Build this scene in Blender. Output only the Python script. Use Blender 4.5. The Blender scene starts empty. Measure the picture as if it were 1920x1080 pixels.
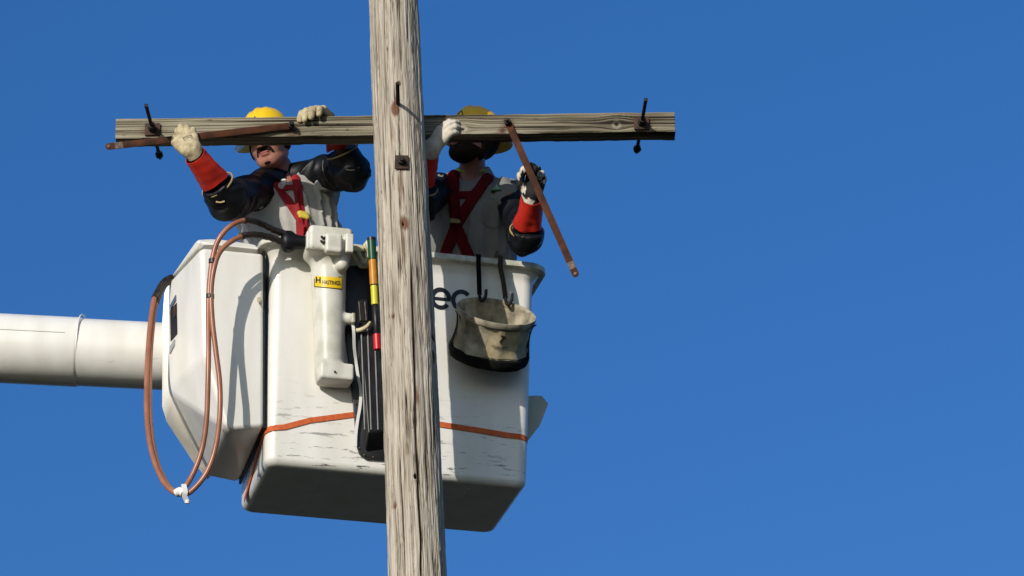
import bpy, bmesh, math, random
import numpy as np
from mathutils import Vector, Matrix
sc = bpy.context.scene
COL = sc.collection
R = math.radians

# ---------------------------------------------------------------- camera, sky, sun, exposure
ELEV = R(24.0); FPX = 6880.0; Y0 = 14.6; CZ = 1.6
cd = bpy.data.cameras.new('camera'); cam = bpy.data.objects.new('camera', cd); COL.objects.link(cam)
cam.location = (0, 0, CZ); cam.rotation_euler = (R(90) + ELEV, 0, 0)
cd.sensor_width = 36.0; cd.lens = FPX / 1920 * 36.0; cd.clip_end = 5000; cd.clip_start = 0.1
sc.camera = cam
SUN_AZ = R(29.0)      # the sun stands behind the camera, this far to its left
SUN_EL = R(19.0)
wd = bpy.data.worlds.new("World"); sc.world = wd; wd.use_nodes = True
nt = wd.node_tree; bg = nt.nodes['Background']
sky = nt.nodes.new('ShaderNodeTexSky'); sky.sky_type = 'NISHITA'; sky.sun_disc = False
sky.sun_elevation = SUN_EL; sky.sun_rotation = R(180) + SUN_AZ
sky.air_density = 1.0; sky.dust_density = 0.0; sky.ozone_density = 3.0; sky.altitude = 1500
hs = nt.nodes.new('ShaderNodeHueSaturation'); hs.inputs['Saturation'].default_value = 1.27; hs.inputs['Hue'].default_value = 0.510
tc_ = nt.nodes.new('ShaderNodeTexCoord'); mp_ = nt.nodes.new('ShaderNodeMapping')
mp_.inputs['Location'].default_value = (0, 0, 0.16); mp_.inputs['Scale'].default_value = (1, 1, 0.55)
nt.links.new(tc_.outputs['Generated'], mp_.inputs[0]); nt.links.new(mp_.outputs[0], sky.inputs[0])
sky2 = nt.nodes.new('ShaderNodeTexSky'); sky2.sky_type = 'NISHITA'; sky2.sun_disc = False      # the hazier half of the sky round the sun
sky2.sun_elevation = SUN_EL; sky2.sun_rotation = R(180) + SUN_AZ; sky2.air_density = 1.0; sky2.dust_density = 1.0; sky2.ozone_density = 3.0
sp_ = nt.nodes.new('ShaderNodeSeparateXYZ'); nt.links.new(tc_.outputs['Generated'], sp_.inputs[0])
mr_ = nt.nodes.new('ShaderNodeMapRange'); mr_.interpolation_type = 'SMOOTHSTEP'; mr_.inputs['From Min'].default_value = 0.35; mr_.inputs['From Max'].default_value = -0.6
nt.links.new(sp_.outputs['Y'], mr_.inputs['Value'])
mx_ = nt.nodes.new('ShaderNodeMix'); mx_.data_type = 'RGBA'
nt.links.new(sky.outputs[0], hs.inputs['Color']); nt.links.new(mr_.outputs[0], mx_.inputs[0])
dm_ = nt.nodes.new('ShaderNodeMix'); dm_.data_type = 'RGBA'; dm_.blend_type = 'MULTIPLY'; dm_.inputs[0].default_value = 1; dm_.inputs[7].default_value = (0.82, 0.92, 0.98, 1)
nt.links.new(sky2.outputs[0], dm_.inputs[6]); nt.links.new(hs.outputs[0], mx_.inputs[6]); nt.links.new(dm_.outputs[2], mx_.inputs[7]); nt.links.new(mx_.outputs[2], bg.inputs[0])
bg.inputs[1].default_value = 0.116
sd = bpy.data.lights.new('sun', 'SUN'); sd.energy = 3.7; sd.angle = R(0.5); sd.color = (1, 0.94, 0.86)
so = bpy.data.objects.new('sun', sd); COL.objects.link(so)
ldir = Vector((math.sin(SUN_AZ) * math.cos(SUN_EL), math.cos(SUN_AZ) * math.cos(SUN_EL), -math.sin(SUN_EL)))
so.rotation_euler = ldir.to_track_quat('-Z', 'Y').to_euler(); so.location = (-6, -4, 14)
sc.view_settings.view_transform = 'Standard'; sc.view_settings.look = 'None'
sc.view_settings.exposure = 0.0; sc.view_settings.gamma = 1.0

# ---------------------------------------------------------------- helpers
V = Vector
FWD = V((0, math.cos(ELEV), math.sin(ELEV))); UPV = V((0, -math.sin(ELEV), math.cos(ELEV))); RT = V((1, 0, 0))
def P(px, py, d):
    """a point of the place: seen in direction (px, py), on the upright plane d metres behind the pole's axis"""
    v = FWD + RT * ((px - 960) / FPX) + UPV * ((540 - py) / FPX)
    t = (Y0 + d) / v.y
    return V((0, 0, CZ)) + v * t
def proj(p):
    q = V(p) - V((0, 0, CZ)); z = q.dot(FWD)
    return 960 + FPX * q.dot(RT) / z, 540 - FPX * q.dot(UPV) / z
def rayplane(px, py, p0, n):
    v = FWD + RT * ((px - 960) / FPX) + UPV * ((540 - py) / FPX)
    o = V((0, 0, CZ)); t = (p0 - o).dot(n) / v.dot(n)
    return o + v * t
rng = np.random.RandomState(7)
PERM = rng.permutation(256).astype(np.int64); PERM = np.concatenate([PERM, PERM, PERM])
def vnoise(x, y, z=0.0):
    x, y, z = np.broadcast_arrays(np.asarray(x, float), np.asarray(y, float), np.asarray(z, float))
    xi = np.floor(x).astype(np.int64); yi = np.floor(y).astype(np.int64); zi = np.floor(z).astype(np.int64)
    fx = x - xi; fy = y - yi; fz = z - zi
    fx = fx * fx * (3 - 2 * fx); fy = fy * fy * (3 - 2 * fy); fz = fz * fz * (3 - 2 * fz)
    def h(a, b, c): return PERM[(PERM[(PERM[a & 255] + b) & 255] + c) & 255] / 255.0
    r = 0
    for dx in (0, 1):
        wx = fx if dx else 1 - fx
        for dy in (0, 1):
            wy = fy if dy else 1 - fy
            for dz in (0, 1):
                wz = fz if dz else 1 - fz
                r = r + wx * wy * wz * h(xi + dx, yi + dy, zi + dz)
    return r
def fbm(x, y, z=0.0, o=3):
    s = 0; a = 0.5; t = 0
    for k in range(o):
        f = 2.0 ** k
        s = s + a * vnoise(x * f + 13 * k, y * f + 7 * k, np.asarray(z) * f + 3 * k); t += a; a *= 0.5
    return s / t

# --- linking and tags
def tag(o, label=None, cat=None, group=None, kind=None):
    if label: o['label'] = label
    if cat: o['category'] = cat
    if group: o['group'] = group
    if kind: o['kind'] = kind
    return o
def thing(name, loc, label, cat, group=None):
    o = bpy.data.objects.new(name, None); o.empty_display_size = 0.05; COL.objects.link(o); o.location = loc
    return tag(o, label, cat, group)
def world_loc(o):
    l = V(o.location)
    while o.parent: o = o.parent; l = l + o.location
    return l
def link_mesh(name, me, mat, parent=None, origin=None, smooth=True, label=None):
    """me is in world coordinates; its object's origin goes to `origin` or stays on its parent's"""
    base = world_loc(parent) if parent else V((0, 0, 0))
    org = V(origin) if origin is not None else base
    me.transform(Matrix.Translation(-org))
    o = bpy.data.objects.new(name, me); COL.objects.link(o)
    if parent: o.parent = parent
    o.location = org - base
    if mat: me.materials.append(mat)
    if smooth:
        me.polygons.foreach_set('use_smooth', [True] * len(me.polygons))
    if label: o['label'] = label
    me.update(); return o
def from_bm(name, bm, mat, parent=None, origin=None, smooth=False, label=None, bevel=0, seg=3):
    me = bpy.data.meshes.new(name); bmesh.ops.recalc_face_normals(bm, faces=bm.faces[:]); bm.to_mesh(me); bm.free()
    o = link_mesh(name, me, mat, parent, origin, smooth, label)
    if smooth == 'auto' : pass
    return o
def arr_mesh(name, verts, quads, mat, parent=None, origin=None, smooth=True, label=None, attrs=None, ends=()):
    me = bpy.data.meshes.new(name)
    me.from_pydata([tuple(v) for v in verts] if not isinstance(verts, np.ndarray) else verts.tolist(), [], (quads.tolist() if isinstance(quads, np.ndarray) else list(quads)) + list(ends))
    if attrs:
        for k, a in attrs.items():
            at = me.attributes.new(k, 'FLOAT', 'POINT'); at.data.foreach_set('value', np.asarray(a, np.float32))
    me.validate()
    return link_mesh(name, me, mat, parent, origin, smooth, label)

def hull_bm(points, bevel=0.0, seg=3, diss=3.0):
    bm = bmesh.new()
    for p in points: bm.verts.new(p)
    r = bmesh.ops.convex_hull(bm, input=bm.verts[:])
    junk = [g for g in r['geom_interior'] + r['geom_unused'] if isinstance(g, bmesh.types.BMVert)]
    if junk: bmesh.ops.delete(bm, geom=list(set(junk)), context='VERTS')
    bmesh.ops.dissolve_limit(bm, angle_limit=R(diss), verts=bm.verts[:], edges=bm.edges[:])
    if bevel:
        bmesh.ops.bevel(bm, geom=bm.edges[:], offset=bevel, segments=seg, profile=0.5, affect='EDGES', clamp_overlap=True)
    return bm
def smooth_by_angle(o, ang=35):
    me = o.data
    me.polygons.foreach_set('use_smooth', [True] * len(me.polygons))
    bm = bmesh.new(); bm.from_mesh(me)
    for e in bm.edges:
        if len(e.link_faces) == 2 and e.calc_face_angle(0) > R(ang): e.smooth = False
    bm.to_mesh(me); bm.free()
    return o
def box_pts(c, ax, ay, az, hx, hy, hz):
    return [c + ax * (sx * hx) + ay * (sy * hy) + az * (sz * hz) for sx in (-1, 1) for sy in (-1, 1) for sz in (-1, 1)]
def weighted(o):
    w = o.modifiers.new('weighted_normal', 'WEIGHTED_NORMAL'); w.mode = 'FACE_AREA'; w.weight = 100; w.keep_sharp = True
    return o
def solid(name, pts, mat, parent=None, bevel=0.004, seg=3, origin=None, label=None):
    o = from_bm(name, hull_bm(pts, bevel, seg), mat, parent, origin, label=label)
    smooth_by_angle(o)
    return weighted(o) if bevel >= 0.008 else o
def prism_pts(poly, thick):
    a = list(poly); return a + [p + thick for p in a]
def plate(name, poly, thick, mat, parent=None, bevel=0.0, origin=None, label=None):
    """possibly concave outline given as world points, thickened by the vector thick"""
    bm = bmesh.new(); vs = [bm.verts.new(p) for p in poly]; f = bm.faces.new(vs)
    r = bmesh.ops.extrude_face_region(bm, geom=[f])
    for g in r['geom']:
        if isinstance(g, bmesh.types.BMVert): g.co += thick
    bmesh.ops.recalc_face_normals(bm, faces=bm.faces[:])
    if bevel: bmesh.ops.bevel(bm, geom=bm.edges[:], offset=bevel, segments=2, profile=0.5, affect='EDGES', clamp_overlap=True)
    return smooth_by_angle(from_bm(name, bm, mat, parent, origin, label=label))
def catmull(pts, n=8):
    pts = [V(p) for p in pts]; out = []
    q = [pts[0] * 2 - pts[1]] + pts + [pts[-1] * 2 - pts[-2]]
    for i in range(1, len(q) - 2):
        a, b, c, d = q[i - 1], q[i], q[i + 1], q[i + 2]
        for k in range(n):
            t = k / n
            out.append(0.5 * ((2 * b) + (c - a) * t + (2 * a - 5 * b + 4 * c - d) * t * t + (3 * b - a - 3 * c + d) * t ** 3))
    out.append(pts[-1]); return out
def frames(path, closed=False):
    n = len(path); T = []
    for i in range(n):
        a = path[(i - 1) % n] if (closed or i > 0) else path[i]; b = path[(i + 1) % n] if (closed or i < n - 1) else path[i]
        T.append((b - a).normalized())
    nrm = T[0].orthogonal().normalized(); out = []
    for i in range(n):
        nrm = (nrm - T[i] * nrm.dot(T[i])).normalized()
        out.append((T[i], nrm, T[i].cross(nrm)))
    return out
def loft_data(path, rad, seg=16, closed=False, cap=True, squash=None, rfun=None):
    fr = frames(path, closed); vs = []; n = len(path)
    for i, (p, (t, a, b)) in enumerate(zip(path, fr)):
        r = rad(i / (n - 1)) if callable(rad) else (rad[i] if hasattr(rad, '__len__') else rad)
        for k in range(seg):
            th = 2 * math.pi * k / seg; rr = r
            if rfun: rr = r + rfun(i / (n - 1), th)
            vs.append(p + a * (math.cos(th) * rr) + b * (math.sin(th) * rr))
    qs = []
    for i in range(n if closed else n - 1):
        j = (i + 1) % n
        for k in range(seg):
            l = (k + 1) % seg; qs.append((i * seg + k, i * seg + l, j * seg + l, j * seg + k))
    if cap and not closed:
        qs.append(tuple(range(seg))[::-1]); qs.append(tuple((n - 1) * seg + k for k in range(seg)))
    return vs, qs
def tube(name, path, rad, mat, parent=None, seg=12, n=8, closed=False, cap=True, origin=None, label=None, raw=False, rfun=None):
    pth = [V(p) for p in path] if raw else catmull(path, n)
    vs, qs = loft_data(pth, rad, seg, closed, cap, rfun=rfun)
    o = arr_mesh(name, vs, qs, mat, parent, origin, True, label)
    return smooth_by_angle(o, 50)
def multi_mesh(name, parts, mat, parent=None, origin=None, label=None, ang=40):
    vs = []; qs = []
    for v, q in parts:
        b = len(vs); vs += list(v); qs += [tuple(i + b for i in f) for f in q]
    return smooth_by_angle(arr_mesh(name, vs, qs, mat, parent, origin, True, label), ang)
def bm_data(bm):
    bm.verts.ensure_lookup_table()
    for i, v in enumerate(bm.verts): v.index = i
    d = ([v.co.copy() for v in bm.verts], [tuple(v.index for v in f.verts) for f in bm.faces]); bm.free(); return d

# --- implicit surfaces, meshed with surface nets
def smin(a, b, k):
    h = np.maximum(k - np.abs(a - b), 0) / k
    return np.minimum(a, b) - h * h * k * 0.25
def smax(a, b, k): return -smin(-a, -b, k)
def s_cap(p, a, b, ra, rb=None):
    rb = ra if rb is None else rb
    a = np.array(a); b = np.array(b); ab = b - a; L = float(ab @ ab) + 1e-12
    t = np.clip(((p - a) @ ab) / L, 0, 1)
    return np.linalg.norm(p - a - t[..., None] * ab, axis=-1) - (ra + (rb - ra) * t)
def s_ell(p, c, M, r):
    q = (p - np.array(c)) @ np.array(M).T; r = np.array(r)
    k0 = np.linalg.norm(q / r, axis=-1); k1 = np.linalg.norm(q / (r * r), axis=-1) + 1e-9
    return k0 * (k0 - 1) / k1
def s_box(p, c, M, h, rr):
    q = np.abs((p - np.array(c)) @ np.array(M).T) - (np.array(h) - rr)
    return np.linalg.norm(np.maximum(q, 0), axis=-1) + np.minimum(q.max(-1), 0) - rr
def nets(name, f, lo, hi, h, mat, parent=None, origin=None, label=None, attrs=None):
    lo = np.array(lo, float); hi = np.array(hi, float)
    n = np.ceil((hi - lo) / h).astype(int) + 1
    ax = [lo[i] + h * np.arange(n[i]) for i in range(3)]
    g = np.stack(np.meshgrid(*ax, indexing='ij'), -1)
    v = np.empty(n, np.float64); step = max(1, int(400000 / (n[1] * n[2])))
    for i in range(0, n[0], step): v[i:i + step] = f(g[i:i + step])
    v[0] = v[-1] = 1; v[:, 0] = v[:, -1] = 1; v[:, :, 0] = v[:, :, -1] = 1
    s = v < 0; c = n - 1
    cnt = np.zeros(c, int)
    sl = lambda d: tuple(slice(d[i], d[i] + c[i]) for i in range(3))
    for dx in (0, 1):
        for dy in (0, 1):
            for dz in (0, 1): cnt += s[sl((dx, dy, dz))]
    act = (cnt > 0) & (cnt < 8)
    idx = -np.ones(c, np.int64); A = np.argwhere(act); idx[act] = np.arange(len(A))
    acc = np.zeros((len(A), 3)); num = np.zeros(len(A))
    for axis in range(3):
        o1, o2 = [i for i in range(3) if i != axis]
        for p1 in (0, 1):
            for p2 in (0, 1):
                off = np.zeros(3, int); off[o1] = p1; off[o2] = p2
                c0 = A + off; c1 = c0.copy(); c1[:, axis] += 1
                v0 = v[tuple(c0.T)]; v1 = v[tuple(c1.T)]; cr = (v0 < 0) != (v1 < 0)
                t = np.where(cr, v0 / np.where(cr, v0 - v1, 1), 0)
                pt = off[None, :].astype(float).repeat(len(A), 0); pt[:, axis] += t
                acc += pt * cr[:, None]; num += cr
    verts = lo + (A + acc / num[:, None]) * h
    quads = []
    for axis in range(3):
        o1, o2 = [(1, 2), (2, 0), (0, 1)][axis]
        r = [slice(1, c[i]) for i in range(3)]; r[axis] = slice(0, c[axis])
        r2 = list(r); r2[axis] = slice(1, c[axis] + 1)
        a = s[tuple(r)]; b = s[tuple(r2)]; E = np.argwhere(a != b)
        if len(E) == 0: continue
        E = E + np.array([r[i].start for i in range(3)])
        d1 = np.zeros(3, int); d1[o1] = 1; d2 = np.zeros(3, int); d2[o2] = 1
        q = np.stack([idx[tuple(E.T)], idx[tuple((E - d1).T)], idx[tuple((E - d1 - d2).T)], idx[tuple((E - d2).T)]], 1)
        fl = s[tuple(E.T)]
        q[~fl] = q[~fl][:, ::-1]; quads.append(q)
    quads = np.concatenate(quads)
    quads = quads[(quads >= 0).all(1)]
    at = {k: fn(verts) for k, fn in attrs.items()} if attrs else None
    return arr_mesh(name, verts, quads, mat, parent, origin, True, label, at)

# ---------------------------------------------------------------- materials
def new_mat(name):
    m = bpy.data.materials.new(name); m.use_nodes = True
    return m, m.node_tree.nodes, m.node_tree.links, m.node_tree.nodes['Principled BSDF']
def surf(name, c1, c2=None, rough=0.5, scale=8.0, bump=0.0, bscale=60.0, metallic=0.0, stretch=(1, 1, 1), detail=4, lo=0.35, hi=0.65, coat=0.0, sheen=0.0, spec=0.35):
    m, N, L, b = new_mat(name)
    c2 = c2 or c1
    tc = N.new('ShaderNodeTexCoord'); mp = N.new('ShaderNodeMapping'); mp.inputs['Scale'].default_value = stretch
    L.new(tc.outputs['Object'], mp.inputs[0])
    n1 = N.new('ShaderNodeTexNoise'); n1.inputs['Scale'].default_value = scale; n1.inputs['Detail'].default_value = detail
    L.new(mp.outputs[0], n1.inputs['Vector'])
    cr = N.new('ShaderNodeValToRGB'); cr.color_ramp.elements[0].position = lo; cr.color_ramp.elements[1].position = hi
    cr.color_ramp.elements[0].color = (*c1, 1); cr.color_ramp.elements[1].color = (*c2, 1)
    L.new(n1.outputs[0], cr.inputs[0]); L.new(cr.outputs[0], b.inputs['Base Color'])
    b.inputs['Roughness'].default_value = rough; b.inputs['Metallic'].default_value = metallic
    b.inputs['Specular IOR Level'].default_value = spec; b.inputs['Coat Weight'].default_value = coat; b.inputs['Sheen Weight'].default_value = sheen
    if bump:
        n2 = N.new('ShaderNodeTexNoise'); n2.inputs['Scale'].default_value = bscale; n2.inputs['Detail'].default_value = 4
        L.new(mp.outputs[0], n2.inputs['Vector'])
        bp = N.new('ShaderNodeBump'); bp.inputs['Strength'].default_value = bump; bp.inputs['Distance'].default_value = 0.004
        L.new(n2.outputs[0], bp.inputs['Height']); L.new(bp.outputs[0], b.inputs['Normal'])
    return m
def wood(name, dark, mid, light, rust=(0.12, 0.045, 0.02), rough=0.85):
    m, N, L, b = new_mat(name)
    at = N.new('ShaderNodeAttribute'); at.attribute_name = 'grain'
    cr = N.new('ShaderNodeValToRGB'); e = cr.color_ramp.elements
    e[0].position = 0.0; e[0].color = (*dark, 1); e[1].position = 1.0; e[1].color = (*light, 1)
    x = e.new(0.45); x.color = (*mid, 1)
    L.new(at.outputs['Fac'], cr.inputs[0])
    tc = N.new('ShaderNodeTexCoord'); n = N.new('ShaderNodeTexNoise'); n.inputs['Scale'].default_value = 5; n.inputs['Detail'].default_value = 6
    L.new(tc.outputs['Object'], n.inputs['Vector'])
    mr = N.new('ShaderNodeMapRange'); mr.inputs['To Min'].default_value = 0.72; mr.inputs['To Max'].default_value = 1.18
    L.new(n.outputs[0], mr.inputs['Value'])
    mx = N.new('ShaderNodeMix'); mx.data_type = 'RGBA'; mx.blend_type = 'MULTIPLY'; mx.inputs[0].default_value = 1
    L.new(cr.outputs[0], mx.inputs[6]); L.new(mr.outputs[0], mx.inputs[7])
    ra = N.new('ShaderNodeAttribute'); ra.attribute_name = 'rust'
    m2 = N.new('ShaderNodeMix'); m2.data_type = 'RGBA'; m2.inputs[7].default_value = (*rust, 1)
    L.new(ra.outputs['Fac'], m2.inputs[0]); L.new(mx.outputs[2], m2.inputs[6]); L.new(m2.outputs[2], b.inputs['Base Color'])
    n2 = N.new('ShaderNodeTexNoise'); n2.inputs['Scale'].default_value = 180; n2.inputs['Detail'].default_value = 3
    L.new(tc.outputs['Object'], n2.inputs['Vector'])
    bp = N.new('ShaderNodeBump'); bp.inputs['Strength'].default_value = 0.35; bp.inputs['Distance'].default_value = 0.003
    L.new(n2.outputs[0], bp.inputs['Height']); L.new(bp.outputs[0], b.inputs['Normal'])
    b.inputs['Roughness'].default_value = rough; b.inputs['Specular IOR Level'].default_value = 0.2
    return m
def fibreglass(name, base=(0.80, 0.775, 0.72), dirt=(0.09, 0.09, 0.085), zlo=0.0, zhi=0.3, amount=1.0, rough=0.28, tdirt=0.66):
    m, N, L, b = new_mat(name)
    tc = N.new('ShaderNodeTexCoord')
    mp = N.new('ShaderNodeMapping'); mp.inputs['Scale'].default_value = (5, 5, 34); mp.inputs['Rotation'].default_value = (0, R(4), 0)
    L.new(tc.outputs['Object'], mp.inputs[0])
    n1 = N.new('ShaderNodeTexNoise'); n1.inputs['Scale'].default_value = 1.6; n1.inputs['Detail'].default_value = 7; n1.inputs['Roughness'].default_value = 0.7
    L.new(mp.outputs[0], n1.inputs['Vector'])
    cr = N.new('ShaderNodeValToRGB'); cr.color_ramp.elements[0].position = tdirt; cr.color_ramp.elements[1].position = tdirt + 0.05
    L.new(n1.outputs[0], cr.inputs[0])
    sx = N.new('ShaderNodeSeparateXYZ'); L.new(tc.outputs['Object'], sx.inputs[0])
    mr = N.new('ShaderNodeMapRange'); mr.inputs['From Min'].default_value = zhi; mr.inputs['From Max'].default_value = zlo
    mr.inputs['To Min'].default_value = 0.0; mr.inputs['To Max'].default_value = amount
    L.new(sx.outputs['Z'], mr.inputs['Value'])
    ge = N.new('ShaderNodeNewGeometry'); gs = N.new('ShaderNodeSeparateXYZ'); L.new(ge.outputs['Normal'], gs.inputs[0])
    gm = N.new('ShaderNodeMapRange'); gm.inputs['From Min'].default_value = -0.75; gm.inputs['From Max'].default_value = -0.6; L.new(gs.outputs['Z'], gm.inputs['Value'])
    m0 = N.new('ShaderNodeMath'); m0.operation = 'MULTIPLY'; L.new(mr.outputs[0], m0.inputs[0]); L.new(gm.outputs[0], m0.inputs[1])
    mu = N.new('ShaderNodeMath'); mu.operation = 'MULTIPLY'; L.new(cr.outputs[0], mu.inputs[0]); L.new(m0.outputs[0], mu.inputs[1])
    n3 = N.new('ShaderNodeTexNoise'); n3.inputs['Scale'].default_value = 3.0; n3.inputs['Detail'].default_value = 5
    m3 = N.new('ShaderNodeMapping'); m3.inputs['Scale'].default_value = (2.6, 2.6, 0.55); L.new(tc.outputs['Object'], m3.inputs[0]); L.new(m3.outputs[0], n3.inputs['Vector'])
    c2 = N.new('ShaderNodeValToRGB'); c2.color_ramp.elements[0].position = 0.3; c2.color_ramp.elements[1].position = 0.65
    c2.color_ramp.elements[0].color = (base[0] * 0.86, base[1] * 0.855, base[2] * 0.81, 1); c2.color_ramp.elements[1].color = (*base, 1)
    L.new(n3.outputs[0], c2.inputs[0])
    mx = N.new('ShaderNodeMix'); mx.data_type = 'RGBA'; mx.inputs[7].default_value = (*dirt, 1)
    L.new(mu.outputs[0], mx.inputs[0]); L.new(c2.outputs[0], mx.inputs[6]); L.new(mx.outputs[2], b.inputs['Base Color'])
    b.inputs['Roughness'].default_value = rough
    n4 = N.new('ShaderNodeTexNoise'); n4.inputs['Scale'].default_value = 9; L.new(tc.outputs['Object'], n4.inputs['Vector'])
    bp = N.new('ShaderNodeBump'); bp.inputs['Strength'].default_value = 0.12; bp.inputs['Distance'].default_value = 0.01
    L.new(n4.outputs[0], bp.inputs['Height']); L.new(bp.outputs[0], b.inputs['Normal'])
    return m

M_pole = wood('weathered_pole_wood', (0.042, 0.030, 0.021), (0.355, 0.302, 0.235), (0.60, 0.545, 0.455), rust=(0.13, 0.05, 0.025))
M_arm = wood('weathered_arm_wood', (0.020, 0.016, 0.010), (0.175, 0.150, 0.100), (0.35, 0.31, 0.225), rust=(0.07, 0.025, 0.014))
M_rust = surf('rusty_steel', (0.085, 0.042, 0.024), (0.030, 0.018, 0.013), rough=0.75, scale=30, bump=0.4, bscale=120, metallic=0.2)
M_iron = surf('dark_iron', (0.012, 0.010, 0.010), (0.03, 0.022, 0.018), rough=0.6, scale=60, bump=0.4, bscale=150, metallic=0.5)
M_brace = surf('brown_brace_steel', (0.088, 0.030, 0.013), (0.036, 0.015, 0.008), rough=0.75, scale=18, bump=0.3, bscale=90, spec=0.15)
M_galv = surf('scraped_galvanised_steel', (0.17, 0.12, 0.09), (0.07, 0.035, 0.022), rough=0.6, scale=60, metallic=0.0)
M_bucket = fibreglass('bucket_fibreglass', zlo=0.0, zhi=0.42, tdirt=0.58)
M_cover = fibreglass('cover_fibreglass', amount=0.15)
M_boom = fibreglass('boom_paint', dirt=(0.10, 0.085, 0.04), zlo=-0.25, zhi=-0.02, tdirt=0.58, rough=0.3)
M_rim = surf('dirty_rim_fibreglass', (0.42, 0.43, 0.35), (0.66, 0.64, 0.55), rough=0.45, scale=22, lo=0.4, hi=0.6)
M_dark = surf('dark_opening', (0.01, 0.01, 0.012), rough=0.6)
M_black = surf('black_plastic', (0.010, 0.010, 0.011), (0.022, 0.022, 0.024), rough=0.38, scale=12)
M_rib = surf('pale_plastic_ridge', (0.10, 0.10, 0.10), (0.22, 0.22, 0.21), rough=0.35, scale=9)  # paler than the board, so the ridges stand out
M_letter = surf('black_vinyl_letters', (0.012, 0.012, 0.016), rough=0.4)
M_rubber = surf('black_rubber_sleeve', (0.003, 0.0035, 0.005), (0.006, 0.0065, 0.008), rough=0.46, scale=10, bump=0.12, bscale=60, spec=0.25)
M_plastic = surf('milky_plastic', (0.50, 0.485, 0.40), (0.64, 0.62, 0.54), rough=0.38, scale=9, detail=7, lo=.38, hi=.55)
M_plastic_dirty = surf('dirty_milky_plastic', (0.30, 0.26, 0.15), (0.62, 0.60, 0.50), rough=0.45, scale=18)
M_yellow = surf('yellow_label', (0.75, 0.50, 0.01), rough=0.4)
M_orange = surf('orange_webbing', (0.62, 0.13, 0.03), (0.48, 0.09, 0.025), rough=0.7, scale=60, bump=0.3, bscale=200)
M_hose = surf('copper_brown_hose', (0.36, 0.145, 0.080), (0.27, 0.105, 0.058), rough=0.3, scale=14)
M_tape = surf('black_tape', (0.012, 0.010, 0.009), (0.04, 0.03, 0.026), rough=0.4, scale=40, bump=0.4, bscale=60)
M_tie = surf('white_tie', (0.75, 0.74, 0.70), rough=0.5)
M_cream = surf('cream_webbing', (0.62, 0.56, 0.34), (0.45, 0.40, 0.22), rough=0.7, scale=25, bump=0.3)
M_green = surf('green_grip', (0.008, 0.06, 0.025), (0.015, 0.09, 0.04), rough=0.4, scale=20)
M_amber = surf('orange_tube', (0.62, 0.27, 0.02), (0.5, 0.2, 0.015), rough=0.4, scale=20)
M_lime = surf('yellow_tube', (0.62, 0.55, 0.03), rough=0.4)
M_red = surf('red_grip', (0.55, 0.012, 0.02), rough=0.35)
M_canvas = surf('dirty_canvas', (0.12, 0.105, 0.07), (0.50, 0.44, 0.32), rough=0.9, scale=16, bump=0.5, bscale=90, lo=0.3, hi=0.7)
M_strap = surf('black_rope_webbing', (0.004, 0.004, 0.004), (0.007, 0.007, 0.007), rough=0.9, spec=0.05)
M_canvas_dark = surf('tarred_canvas_base', (0.006, 0.007, 0.006), (0.013, 0.013, 0.012), rough=0.9, scale=12, bump=0.3, spec=0.1)
M_print = surf('black_print', (0.02, 0.02, 0.018), rough=0.8)
M_print_grey = surf('faded_print', (0.20, 0.17, 0.12), rough=0.9)
M_skin = surf('sunburnt_skin', (0.42, 0.19, 0.13), (0.34, 0.14, 0.095), rough=0.5, scale=25)
M_skin_dark = surf('tanned_skin', (0.36, 0.17, 0.12), (0.27, 0.12, 0.085), rough=0.5, scale=25)
M_lip = surf('lips', (0.34, 0.10, 0.085), rough=0.45)
M_eye = surf('eyeball', (0.7, 0.68, 0.62), rough=0.2)
M_hair = surf('dark_hair', (0.012, 0.008, 0.006), (0.03, 0.018, 0.012), spec=0.08, rough=0.9, scale=80, bump=0.6, bscale=160)
M_hat = surf('yellow_hard_hat', (0.82, 0.52, 0.01), rough=0.3, coat=0.2)
M_hat2 = surf('amber_hard_hat', (0.95, 0.50, 0.015), rough=0.35, coat=0.2)
M_leather = surf('pale_leather', (0.56, 0.47, 0.29), (0.33, 0.265, 0.155), rough=0.8, scale=30, bump=0.5, bscale=70)
M_leather_pale = surf('chalky_leather', (0.66, 0.60, 0.50), (0.52, 0.46, 0.36), rough=0.8, scale=30, bump=0.5, bscale=70)
M_leather_blotched = surf('blotched_leather', (0.010, 0.010, 0.010), (0.62, 0.56, 0.46), rough=0.8, scale=22, bump=0.5, bscale=70, lo=0.53, hi=0.57, stretch=(1, 1, 0.5))  # pale leather with black blotches
M_gaunt = surf('red_gauntlet_rubber', (0.58, 0.030, 0.014), (0.50, 0.022, 0.012), rough=0.42, scale=8, bump=0.1)
M_seam = surf('grey_seam', (0.11, 0.11, 0.09), rough=0.6)
M_trim = surf('yellow_trim', (0.36, 0.26, 0.10), rough=0.6)
M_shirt = surf('grey_work_shirt', (0.47, 0.45, 0.40), (0.37, 0.36, 0.325), rough=0.9, scale=10, bump=0.35, bscale=120, sheen=0.1)
M_harness2 = surf('shaded_red_harness_webbing', (0.13, 0.006, 0.010), (0.09, 0.005, 0.008), rough=0.85, scale=20, bump=0.3, bscale=220, spec=0.1)  # red webbing darkened, the right lineman's shadow put into its colour
M_shirt2 = surf('shaded_grey_work_shirt', (0.23, 0.225, 0.205), (0.18, 0.178, 0.165), rough=0.9, scale=10, bump=0.35, bscale=120, sheen=0.05)  # shaded copy of the grey shirt, the shadow on him is in the colour
M_shirt_pale = surf('pale_collar', (0.68, 0.65, 0.58), rough=0.9)
M_lime_tee = surf('lime_tee', (0.25, 0.40, 0.04), rough=0.9)
M_trouser = surf('dark_trousers', (0.03, 0.03, 0.035), rough=0.9)
M_harness = surf('red_harness_webbing', (0.34, 0.008, 0.014), (0.24, 0.007, 0.011), rough=0.75, scale=20, bump=0.3, bscale=220)
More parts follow.
